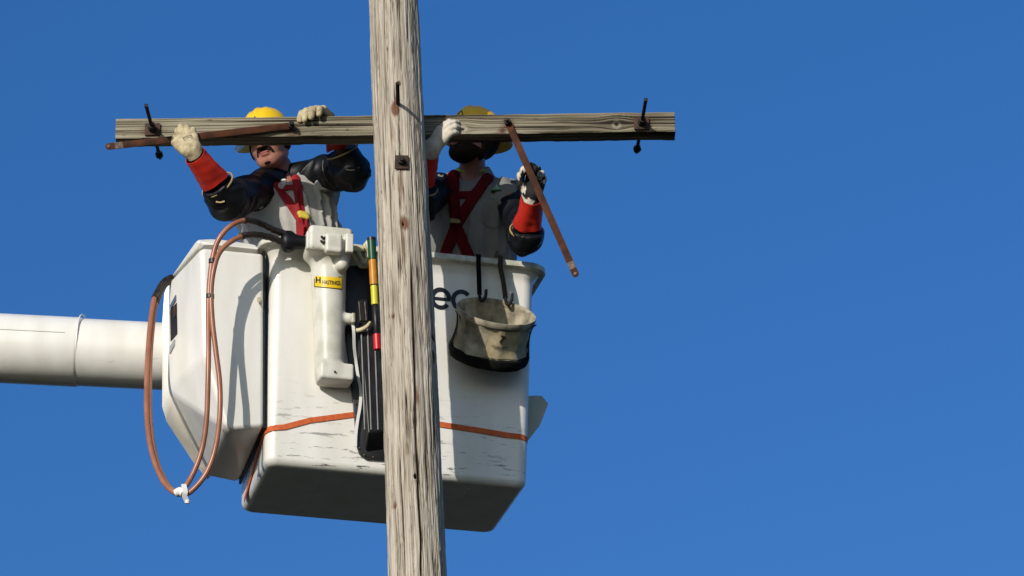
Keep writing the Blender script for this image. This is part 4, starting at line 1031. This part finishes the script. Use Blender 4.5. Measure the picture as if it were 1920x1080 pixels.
def hard_hat(fig, root, mat, tilt_f=0.0, tilt_s=0.0, lift_=0.040):
    U = unit(fig.hU + fig.hF * tilt_f + fig.hX * tilt_s); F = unit(fig.hF - U * (fig.hF @ U)); X = np.cross(F, U)
    c = fig.h + fig.hU * lift_ - fig.hF * 0.012; seg = 72; HS = 1.04
    def pt(r, z, a, sx=1.0):
        return V(c + (X * (r * 0.86 * math.cos(a)) + F * (r * 1.0 * math.sin(a)) + U * z) * HS)
    prof = [(0.0005, .130), (.03, .1285), (.06, .121), (.085, .107), (.105, .085), (.117, .058), (.123, .028), (.126, .008), (.132, .001), (.160, -.004), (.176, -.008), (.1785, -.011), (.176, -.013), (.160, -.009), (.130, -.005), (.121, -.002), (.118, .03), (.110, .06), (.09, .09), (.06, .112), (.0005, .122)]
    vs = []; qs = []
    for r, z in prof:
        for k in range(seg):
            a = 2 * math.pi * k / seg; rr_ = r; zz = z
            if r < 0.13 and z > 0.02:                     # crown ridge from front to back and two side ribs
                xx = abs(math.cos(a)) * r; zz = z + 0.007 * math.exp(-(xx / 0.014) ** 2) + 0.004 * math.exp(-((xx - .045) / 0.008) ** 2)
            if r > 0.135: zz = z - 0.010 * abs(math.cos(a)) ** 2 * ((r - .13) / .05)
            vs.append(pt(rr_, zz, a))
    for i in range(len(prof) - 1):
        for k in range(seg): qs.append((i * seg + k, i * seg + (k + 1) % seg, (i + 1) * seg + (k + 1) % seg, (i + 1) * seg + k))
    o = multi_mesh('hard_hat', [(vs, qs)], mat, root, ang=50)
    # emblem on the front of the crown
    def dome(a, z, off):
        r = np.interp(z, [.008, .028, .058, .085, .107, .121, .1285], [.126, .123, .117, .105, .085, .06, .03]) + off; return pt(r, z + off * .3, a)
    tri = []
    vs2 = [dome(R(90 + a), z, .004) for a, z in ((-16, .045), (16, .045), (8, .066), (0, .084), (-8, .066))]; 
    multi_mesh('hat_emblem', [(vs2 + [v + V(F) * -.004 for v in vs2], [(0, 1, 2, 3, 4)])], M_badge2, o)
    return o
def eyes(fig, root):
    for sgn in (-1, 1):
        c = fig.hpt(sgn * .031, .078, .006); bm = bmesh.new(); bmesh.ops.create_uvsphere(bm, u_segments=16, v_segments=10, radius=.0125)
        bmesh.ops.translate(bm, verts=bm.verts, vec=c); e = from_bm('eye', bm, M_eye, root, smooth=True)
        c2 = fig.hpt(sgn * .031, .078 + .0075, .006); bm = bmesh.new(); bmesh.ops.create_uvsphere(bm, u_segments=12, v_segments=8, radius=.0062); bmesh.ops.translate(bm, verts=bm.verts, vec=c2)
        from_bm('iris', bm, M_hair, e, smooth=True)
def segd(x, z, a, b):
    ax, az = a; bx, bz = b; dx, dz = bx - ax, bz - az; t = np.clip(((x - ax) * dx + (z - az) * dz) / (dx * dx + dz * dz), 0, 1)
    return np.hypot(x - ax - t * dx, z - az - t * dz)
class Dressed:
    pass
def largest(o):
    me = o.data; n = len(me.vertices); lab = np.arange(n); e = np.zeros(len(me.edges) * 2, np.int64); me.edges.foreach_get('vertices', e); e = e.reshape(-1, 2)
    for _ in range(2000):
        m = np.minimum(lab[e[:, 0]], lab[e[:, 1]]); new = lab.copy(); np.minimum.at(new, e[:, 0], m); np.minimum.at(new, e[:, 1], m); new = new[new]
        if (new == lab).all(): break
        lab = new
    u, c = np.unique(lab, return_counts=True)
    if len(u) > 1:
        keep = u[np.argmax(c)]; bm = bmesh.new(); bm.from_mesh(me); bm.verts.ensure_lookup_table()
        bmesh.ops.delete(bm, geom=[bm.verts[i] for i in np.nonzero(lab != keep)[0]], context='VERTS'); bm.to_mesh(me); bm.free()
    return o
def strap_on(fig, shirt_f, name, mat, root, a, b, w, lo, hi, th=0.010, back=False, h=0.0042):
    """webbing lying on the shirt between two points given in the torso's front view (x, height)"""
    def f(p):
        q = p - fig.pel; x = q @ fig.X; z = q @ fig.U; y = q @ fig.F
        s0 = shirt_f(p); d = np.maximum(s0 - th, -(s0 + 0.004)); d = np.maximum(d, segd(x, z, a, b) - w)
        return np.maximum(d, (y if back else -y) - 0.0)
    return largest(nets(name, f, lo, hi, h, mat, root))

FLOOR = BO + bu * 0.3 + bw * 0.04
def build_person(name_label, J, mats, opts):
    fig = Figure(J['pel'], J['neck'], J['shl'], J['shr'], J['head'], J['hup'], J['hfwd'], opts.get('girth', 1.0))
    root = thing('person', V((fig.pel[0], fig.pel[1], FLOOR.z)), name_label, 'person')
    A = {k: np.array(J[k]) for k in J}
    hands = {}
    for sd in ('l', 'r'):
        g = opts['hand_' + sd]
        caps, W = hand_geo(A['w' + sd], g['y'], g['back'], g['side'], g['curls'], g['thumb'], g.get('s', 1.0), g.get('spread', .05), g.get('wid', 1.0))
        hands[sd] = (caps, W, g)
    fl = np.array(FLOOR); hipw = fig.X * 0.095
    legs = []
    for sg in (-1, 1):
        hip = fig.pel + hipw * sg - fig.U * 0.05; foot = np.array([hip[0], fig.pel[1] + 0.03, fl[2] + 0.09]); knee = (hip + foot) / 2 + np.array([0, -0.03, 0]); legs.append((hip, knee, foot))
    def limbs(p, inf=0.0):
        d = fig.torso(p, inf - 0.004)
        for sd, S in (('l', fig.shl), ('r', fig.shr)):
            arm_ = smin(s_cap(p, S, A['e' + sd], .052 + inf, .040 + inf), s_cap(p, A['e' + sd], A['w' + sd], .041 + inf, .023 + inf), .015)
            d = smin(d, arm_, .05)
        return d
    def body_f(p):
        d = limbs(p)
        for hip, knee, foot in legs:
            d = smin(d, smin(s_cap(p, hip, knee, .080, .055), s_cap(p, knee, foot, .055, .038), .02), .03)
            d = smin(d, s_cap(p, foot - [0, 0, .04], foot + [0, -.14, -.05], .038, .032), .02)
        nk = fig.neck; d = smin(d, s_cap(p, nk - fig.U * 0.04, fig.h - fig.hU * 0.05 - fig.hF * 0.015, .060, .056), .03)
        d = smin(d, fig.head(p), .018)
        for sd in ('l', 'r'):
            caps, W, g = hands[sd]; d = smin(d, s_cap(p, W(0, .0, 0), W(0, .08, 0), .016, .014), .010)
            for a, b, ra, rb in capsule_list(caps): d = smin(d, s_cap(p, a, b, ra, rb), .003)
        return d
    pts = [fig.pel, fig.h, fig.shl, fig.shr, A['el'], A['er'], A['wl'], A['wr']] + [l[2] for l in legs] + [W(0, .16, 0) for _, W, _ in hands.values()]
    lo, hi = bbox(pts, 0.15)
    body = nets('body', body_f, lo, hi, 0.010, mats['skin'], root)
    # finer head and face laid over the same surface
    hlo, hhi = bbox([fig.h], 0.165)
    def face_f(p): 
        return smin(fig.head(p), s_cap(p, fig.neck + fig.U * 0.00, fig.h - fig.hU * 0.05 - fig.hF * 0.015, .060, .056), .018) - 0.0016
    nets('face', face_f, hlo, hhi, 0.0040, mats['skin'], body)
    eyes(fig, root)
    # trousers
    def tro(p):
        t = (p - fig.pel) @ fig.U
        d = np.maximum(fig.torso(p, 0.012), t - 0.10)
        for hip, knee, foot in legs: d = smin(d, smin(s_cap(p, hip, knee, .098, .075), s_cap(p, knee, foot, .075, .062), .02), .03)
        return d
    lo, hi = bbox([fig.pel] + [l[2] for l in legs], 0.25); nets('trousers', tro, lo, hi, 0.014, M_trouser, root)
    # shirt
    amp = opts.get('fold', .010)
    def shirt(p):
        d = fig.torso(p, 0.016)
        sl = [s_cap(p, S, A['e' + sd] * opts.get('sleeve', .45) + S * (1 - opts.get('sleeve', .45)), opts.get('slr', .074), .060) for sd, S in (('l', fig.shl), ('r', fig.shr))]
        for e in sl: d = smin(d, e, .05)
        d = d - folds(p, fig.U, amp, seed=opts.get('seed', 1.0))
        nd = s_cap(p, fig.neck - fig.U * opts.get('nd', .05) + fig.F * 0.07, fig.neck + fig.U * 0.3, .062, .16)
        d = smax(d, (p - fig.neck) @ (fig.U - fig.F * 0.45) - 0.012, .01)
        return smax(d, -nd, .008)
    lo, hi = bbox([fig.tpt(-.24, -.1, -.17), fig.tpt(.24, -.1, .17), fig.tpt(0, 1.05, 0), fig.shl, fig.shr, (A['el'] + fig.shl) / 2, (A['er'] + fig.shr) / 2], 0.07)
    lo[2] = fig.pel[2] - 0.05
    nets('shirt', shirt, lo, hi, 0.0062, mats['shirt'], root)
    # collar, pocket
    return fig, root, A, hands, shirt, body

def rubber_sleeve(fig, root, S, E, Wd, cuff_t, r=(.085, .078, .066), toneck=0.6, amp=.014, seed=1.0, neckoff=(0, 0, 0)):
    S, E, Wd = map(np.array, (S, E, Wd)); C = E + (Wd - E) * cuff_t; ax = unit(Wd - E)
    nk = S + (fig.neck - S) * toneck + np.array(neckoff); rc = r[1] + (r[2] - r[1]) * np.linalg.norm(C - E) / (np.linalg.norm(C - E) + .08)
    def f(p):
        fore = smax(s_cap(p, E, C + ax * 0.08, r[1], r[2]), (p - C) @ ax, .006)
        d = smin(s_cap(p, S, E, r[0], r[1]), fore, .035)
        d = smin(d, s_cap(p, S + (nk - S) * 0.2, nk, r[0] * 1.0, r[0] * .78), .04)
        bend = np.exp(-((np.linalg.norm(p - E, axis=-1) - 0.03) / 0.09) ** 2)
        d = d - folds(p, np.cross(S - E, Wd - E), amp, 4.0, 15.0, seed) - bend * 0.020 * (np.clip(1 - np.abs(2 * vnoise((p @ unit(S - Wd)) * 26 + 2.5 * vnoise(p[..., 0] * 11, p[..., 1] * 11 + seed, p[..., 2] * 11), p[..., 0] * 8 + seed, p[..., 2] * 8) - 1) * 1.6, 0, 1) - .45)
        return smax(d, -smax(s_cap(p, C + ax * 0.03, C + ax * 0.25, rc - .005), -((p - C) @ ax), .004), .004)
    lo, hi = bbox([S, E, C, nk], .115)
    o = nets('rubber_sleeve', f, lo, hi, .0058, M_rubber, root)
    ring_tube('cuff_trim', C - ax * 0.004, ax, rc + .0065, .0042, M_trim, o)
    return o, f

def sleeve_liner(root, E, Wd, t0, t1, r0, r1):
    E, Wd = np.array(E), np.array(Wd); a = E + (Wd - E) * t0; b = E + (Wd - E) * t1
    return gauntlet('inner_glove_cuff', b, a, r1, r0, M_rubber, root, 2.0)

# ================= left lineman
pel = P(560, 545, .74); neck = P(530, 330, .665)
J1 = dict(pel=pel, neck=neck, shl=P(492, 356, .59), shr=P(612, 326, .62), head=P(504, 271, .575), hup=(-.26, -.16, 1), hfwd=(-.30, -.93, -.20),
          el=P(430, 376, .29), wl=P(362, 286, .060), er=P(660, 324, .42), wr=P(615, 226, .268))
y_l = J1['wl'] * 0 + (P(343, 235, .128) - J1['wl'])
O1 = dict(nd=.035, girth=1.22, fold=.018, seed=3.0,
          hand_l=dict(y=P(346, 240, .110) - P(362, 286, .060), back=(-0.15, -1, -0.15), side=-1, s=1.03, spread=.045, wid=.95,
                      curls=[(-.20, .30, .45), (-.22, .26, .40), (-.16, .30, .45), (-.05, .40, .45)], thumb=[(.052, .066, .000), (.062, .100, -.004), (.060, .132, -.010)]),
          hand_r=dict(y=(-.50, -.86, .02), back=(-.10, -.06, 1), side=1, s=1.16, spread=.07, wid=1.05,
                      curls=[(.45, .70, .10), (.48, .75, .10), (.48, .75, .10), (.40, .75, .10)], thumb=[(.050, .05, -.010), (.066, .080, -.016), (.070, .108, -.030)]))
fig1, p1, A1, hd1, shirt1, body1 = build_person('lineman left of the pole in yellow hard hat and long black rubber sleeves', J1, dict(skin=M_skin, shirt=M_shirt), O1)
for sd, mat in (('l', M_leather), ('r', M_leather)):
    caps, W, g = hd1[sd]; wr_ = A1['w' + sd]; E = A1['e' + sd]; frm = wr_ + (E - wr_) * (0.16)
    pts = [c_[0] for c_ in caps] + [c_[1] for c_ in caps] + [frm]
    lo, hi = bbox(pts, .035)
    nets('glove', hand_sdf(caps, W, g.get('s', 1), wr_, frm, .034, 0.0030), lo, hi, .0028, mat, p1)
# stencilled mark on the back of the glove
caps, W, g = hd1['l']
for k in range(3):
    a = W(-.024, .078 - .010 * k, .0225); b = W(.020, .084 - .010 * k, .0225)
    band('glove_print', [V(a), V((a + b) / 2) + V((0, -.002, 0)), V(b)], [V((-.1, -1, .1)).normalized()] * 3, .0018, .0015, M_print_grey, p1)
Wv = A1['wl']; Ev = A1['el']
sleeve_liner(p1, Ev, Wv, .15, .95, .056, .041)
gauntlet('red_gauntlet', Wv + (Ev - Wv) * .06, Wv + (Ev - Wv) * .58, .050, .068, M_gaunt, p1, 1.0)
sll_o, sll_f = rubber_sleeve(fig1, p1, J1['shl'], Ev, Wv, .34, r=(.080, .080, .066), toneck=.92, seed=2.0)
Wv = A1['wr']; Ev = A1['er']
gauntlet('red_gauntlet', Wv + (Ev - Wv) * .10, Wv + (Ev - Wv) * .50, .048, .060, M_gaunt, p1, 5.0)
slr_o, slr_f = rubber_sleeve(fig1, p1, J1['shr'], Ev, Wv, .42, r=(.080, .074, .064), toneck=.80, seed=6.0, amp=.014)
hard_hat(fig1, p1, M_hat, tilt_f=.10, tilt_s=.0)
# moustache and goatee
def beard(fig, root, name, region, thick, mat=None):
    hlo, hhi = bbox([fig.h], 0.15)
    def f(p):
        q = fig.head_local(p); q0 = q.copy(); q0[..., 0] = np.abs(q0[..., 0])
        d = fig.head(p) - thick - 0.002 * (vnoise(p[..., 0] * 150, p[..., 1] * 150, p[..., 2] * 150) - 0.3)
        return np.maximum(d, region(q0))
    return largest(nets(name, f, hlo, hhi, .0042, mat or M_hair, root))
E3 = np.eye(3)
beard(fig1, p1, 'moustache', lambda q: np.minimum(s_ell(q, (.014, .10, -.043), E3, (.024, .03, .0105)), s_cap(q, (.028, .08, -.046), (.034, .075, -.060), .0075)), .006)
beard(fig1, p1, 'goatee', lambda q: np.minimum(s_ell(q, (0, .085, -.081), E3, (.009, .03, .006)), s_ell(q, (0, .080, -.101), E3, (.016, .03, .006))), .003)
beard(fig1, p1, 'hair', lambda q: np.maximum(np.maximum(q[..., 1] - .028 - .3 * (q[..., 2] - 0), -q[..., 2] - .045), q[..., 2] - .07), .006)
# lips
nets('lips', lambda p: np.maximum(fig1.head(p) - .0032, np.minimum(s_ell(fig1.head_local(p), (0, .09, -.0555), E3, (.024, .03, .0045)), s_ell(fig1.head_local(p), (0, .09, -.065), E3, (.020, .03, .006)))), *bbox([fig1.hpt(0, .09, -.06)], .035), .0022, M_lip, p1)
# collar and harness
def surf_at(fig, f, px, py, d0):
    """first point where the view through (px, py) meets the garment"""
    ts = np.linspace(-.5, .35, 340); pts = np.array([tuple(P(px, py, d0 + t)) for t in ts]); v = f(pts); k = np.argmax(v < 0.0); return V(pts[k])
tube('sleeve_seam', [surf_at(fig1, slr_f, x, y, .45) for x, y in ((606, 301), (605, 312), (607, 324), (612, 336), (619, 347))], .0028, M_seam, slr_o, seg=8)
tube('sleeve_seam', [surf_at(fig1, slr_f, x, y, .45) for x, y in ((640, 312), (650, 318), (662, 319), (674, 314))], .0020, M_seam, slr_o, seg=8)
lab_ = [surf_at(fig1, sll_f, x, y, .3) + V((0, -.002, 0)) for x, y in ((405, 378), (413, 379), (421, 377))]
band('sleeve_label', lab_, [YN] * 3, .006, .0015, M_trim, sll_o)
def xz(fig, px, py, d):
    q = np.array(P(px, py, d)) - fig.pel; return float(q @ fig.X), float(q @ fig.U)
Dc = .54
lo, hi = bbox([fig1.tpt(-.22, .1, 0), fig1.tpt(.22, 1.1, .30)], .05)
C1 = xz(fig1, 566, 416, Dc)
strap_on(fig1, shirt1, 'harness_strap', M_harness, p1, xz(fig1, 520, 350, Dc), C1, .020, lo, hi)
strap_on(fig1, shirt1, 'harness_strap', M_harness, p1, xz(fig1, 555, 332, Dc), C1, .020, lo, hi)
strap_on(fig1, shirt1, 'harness_strap', M_harness, p1, C1, xz(fig1, 572, 520, Dc), .028, lo - [0, 0, .2], hi)
strap_on(fig1, shirt1, 'harness_strap', M_harness, p1, C1, xz(fig1, 625, 500, Dc), .020, lo - [0, 0, .2], hi, th=.008)
strap_on(fig1, shirt1, 'chest_strap', M_harness, p1, xz(fig1, 530, 352, Dc), xz(fig1, 562, 350, Dc), .015, lo, hi, th=.011)
strap_on(fig1, shirt1, 'shirt_collar', M_shirt_pale, p1, xz(fig1, 526, 352, Dc), xz(fig1, 533, 338, Dc), .014, lo, hi, th=.013)
def surf_at(fig, f, px, py, d0):
    """first point where the view through (px, py) meets the garment"""
    ts = np.linspace(-.5, .35, 340); pts = np.array([tuple(P(px, py, d0 + t)) for t in ts]); v = f(pts); k = np.argmax(v < 0.0); return V(pts[k])
bk = surf_at(fig1, shirt1, 569, 407, .45)
def buck(p): return smin(s_box(p, np.array(bk) + [0, -.018, 0], MB, (.022, .012, .018), .008), s_cap(p, np.array(bk) + [-.018, -.02, .010], np.array(bk) + [.020, -.02, -.012], .011), .012)
nets('yellow_buckle', buck, np.array(bk) - .06, np.array(bk) + .05, .003, surf('yellow_webbing', (.55, .42, .05), rough=.6), p1)

# ================= right lineman
J2 = dict(pel=P(880, 560, .87), neck=P(886, 322, .70), shl=P(826, 352, .68), shr=P(952, 360, .66), head=P(886, 266, .60), hup=(.24, .12, 1), hfwd=(-.62, -.70, .06),
          el=P(782, 385, .40), wl=P(806, 284, .175), er=P(986, 446, .42), wr=P(997, 371, .235))
O2 = dict(nd=.005, sleeve=.12, slr=.060, girth=1.06, fold=.016, seed=11.0,
          hand_l=dict(y=P(842, 232, .085) - P(812, 272, .135), back=(-.25, -1, .25), side=-1, s=1.06, spread=.02, wid=.85,
                      curls=[(.25, .45, .4), (.25, .45, .4), (.28, .5, .4), (.3, .5, .4)], thumb=[(.030, .05, -.028), (.026, .075, -.045), (.018, .09, -.05)]),
          hand_r=dict(y=(.20, -.12, 1), back=(.35, .93, .1), side=1, s=1.08, spread=.03, wid=.98,
                      curls=[(.75, .95, .8), (.8, 1.0, .8), (.85, 1.05, .8), (.95, 1.1, .8)], thumb=[(.05, .045, -.028), (.052, .078, -.044), (.036, .10, -.058)]))
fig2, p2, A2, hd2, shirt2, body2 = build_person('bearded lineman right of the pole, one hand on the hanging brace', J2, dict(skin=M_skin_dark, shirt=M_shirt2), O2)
for sd, mat in (('l', M_leather_pale), ('r', M_leather_blotched)):
    caps, W, g = hd2[sd]; wr_ = A2['w' + sd]; E = A2['e' + sd]; frm = wr_ + (E - wr_) * (0.16)
    pts = [c_[0] for c_ in caps] + [c_[1] for c_ in caps] + [frm]
    lo, hi = bbox(pts, .035)
    nets('glove', hand_sdf(caps, W, g.get('s', 1), wr_, frm, .034, 0.0030), lo, hi, .0028, mat, p2)
Wv = A2['wr']; Ev = A2['er']
sleeve_liner(p2, Ev, Wv, .0, .95, .057, .041)
gauntlet('red_gauntlet', Wv + (Ev - Wv) * .02, Wv + (Ev - Wv) * .68, .051, .063, M_gaunt, p2, 8.0)
rubber_sleeve(fig2, p2, P(962, 374, .665), Ev, Wv, .20, r=(.074, .070, .070), toneck=.0, seed=4.0)
Wv = A2['wl']; Ev = A2['el']
gauntlet('red_gauntlet', Wv + (Ev - Wv) * .06, Wv + (Ev - Wv) * .55, .047, .055, M_gaunt, p2, 3.0)
rubber_sleeve(fig2, p2, J2['shl'], Ev, Wv, .35, r=(.065, .075, .060), toneck=.0, seed=5.0)
hard_hat(fig2, p2, M_hat2, tilt_f=.22, tilt_s=.0)
beard(fig2, p2, 'beard', lambda q: np.maximum(np.maximum(-q[..., 1] - .005, q[..., 2] + .055 + .35 * np.maximum(0, .04 - q[..., 0]) * (q[..., 1] > .06)), -s_ell(q, (0, .10, -.060), E3, (.028, .05, .014))), .006)
beard(fig2, p2, 'hair', lambda q: np.maximum(np.maximum(q[..., 1] - .022 - .3 * q[..., 2], -q[..., 2] - .085), q[..., 2] - .07), .012)
nets('lips', lambda p: np.maximum(fig2.head(p) - .0032, np.minimum(s_ell(fig2.head_local(p), (0, .09, -.0555), E3, (.024, .03, .0045)), s_ell(fig2.head_local(p), (0, .09, -.065), E3, (.020, .03, .006)))), *bbox([fig2.hpt(0, .09, -.06)], .035), .0022, M_lip, p2)
lo, hi = bbox([fig2.tpt(-.22, 0, 0), fig2.tpt(.22, 1.1, .30)], .05); lo[2] = face_pt(880, 500).z - 0.02
Dc = .56
C2 = xz(fig2, 851, 418, Dc)
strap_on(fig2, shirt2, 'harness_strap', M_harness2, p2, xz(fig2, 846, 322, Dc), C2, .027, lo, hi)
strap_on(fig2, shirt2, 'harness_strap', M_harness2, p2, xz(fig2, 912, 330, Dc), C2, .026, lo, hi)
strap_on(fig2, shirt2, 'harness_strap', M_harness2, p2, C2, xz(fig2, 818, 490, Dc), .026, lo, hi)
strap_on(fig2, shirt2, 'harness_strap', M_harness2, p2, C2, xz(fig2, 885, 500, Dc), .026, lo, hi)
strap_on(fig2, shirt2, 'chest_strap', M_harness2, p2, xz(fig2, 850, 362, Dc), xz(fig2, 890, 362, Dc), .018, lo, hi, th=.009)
ring_tube('lime_undershirt', fig2.neck + fig2.U * 0.008 + fig2.F * 0.012, fig2.U + fig2.F * 0.30, .068, .0085, M_lime_tee, p2)
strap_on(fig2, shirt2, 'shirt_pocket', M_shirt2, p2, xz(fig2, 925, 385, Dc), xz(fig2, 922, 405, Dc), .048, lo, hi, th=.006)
bmat = surf('brass_ring', (.30, .22, .08), rough=.5, metallic=.3)
rk = surf_at(fig2, shirt2, 853, 417, .56)
nets('harness_ring', lambda p: s_box(p, np.array(rk) + [0, -.016, 0], MB, (.026, .006, .012), .005), np.array(rk) - .05, np.array(rk) + .05, .003, bmat, p2)
# embroidered badge: pale hill above a dark green bar
bd = xz(fig2, 929, 352, Dc)
def badge(dx, dz, w2, h2, th, nm, mt, tri=False):
    def f(p):
        q = p - fig2.pel; x = q @ fig2.X - bd[0] - dx; z = q @ fig2.U - bd[1] - dz
        s0 = shirt2(p); d = np.maximum(s0 - th, -(s0 + .003)); e = np.maximum(np.abs(x) * (1.0) - (w2 * np.clip((h2 - z) / (2 * h2), 0, 1) if tri else w2), np.abs(z) - h2)
        return np.maximum(np.maximum(d, e), -(q @ fig2.F))
    c0 = surf_at(fig2, shirt2, 929, 354, .6); return nets(nm, f, np.array(c0) - .07, np.array(c0) + .07, .0028, mt, p2)
badge(0, .010, .020, .015, .006, 'badge_hill', surf('pale_green_thread', (.25, .50, .32), rough=.8), True)
badge(0, -.008, .026, .004, .006, 'badge_bar', M_badge2)
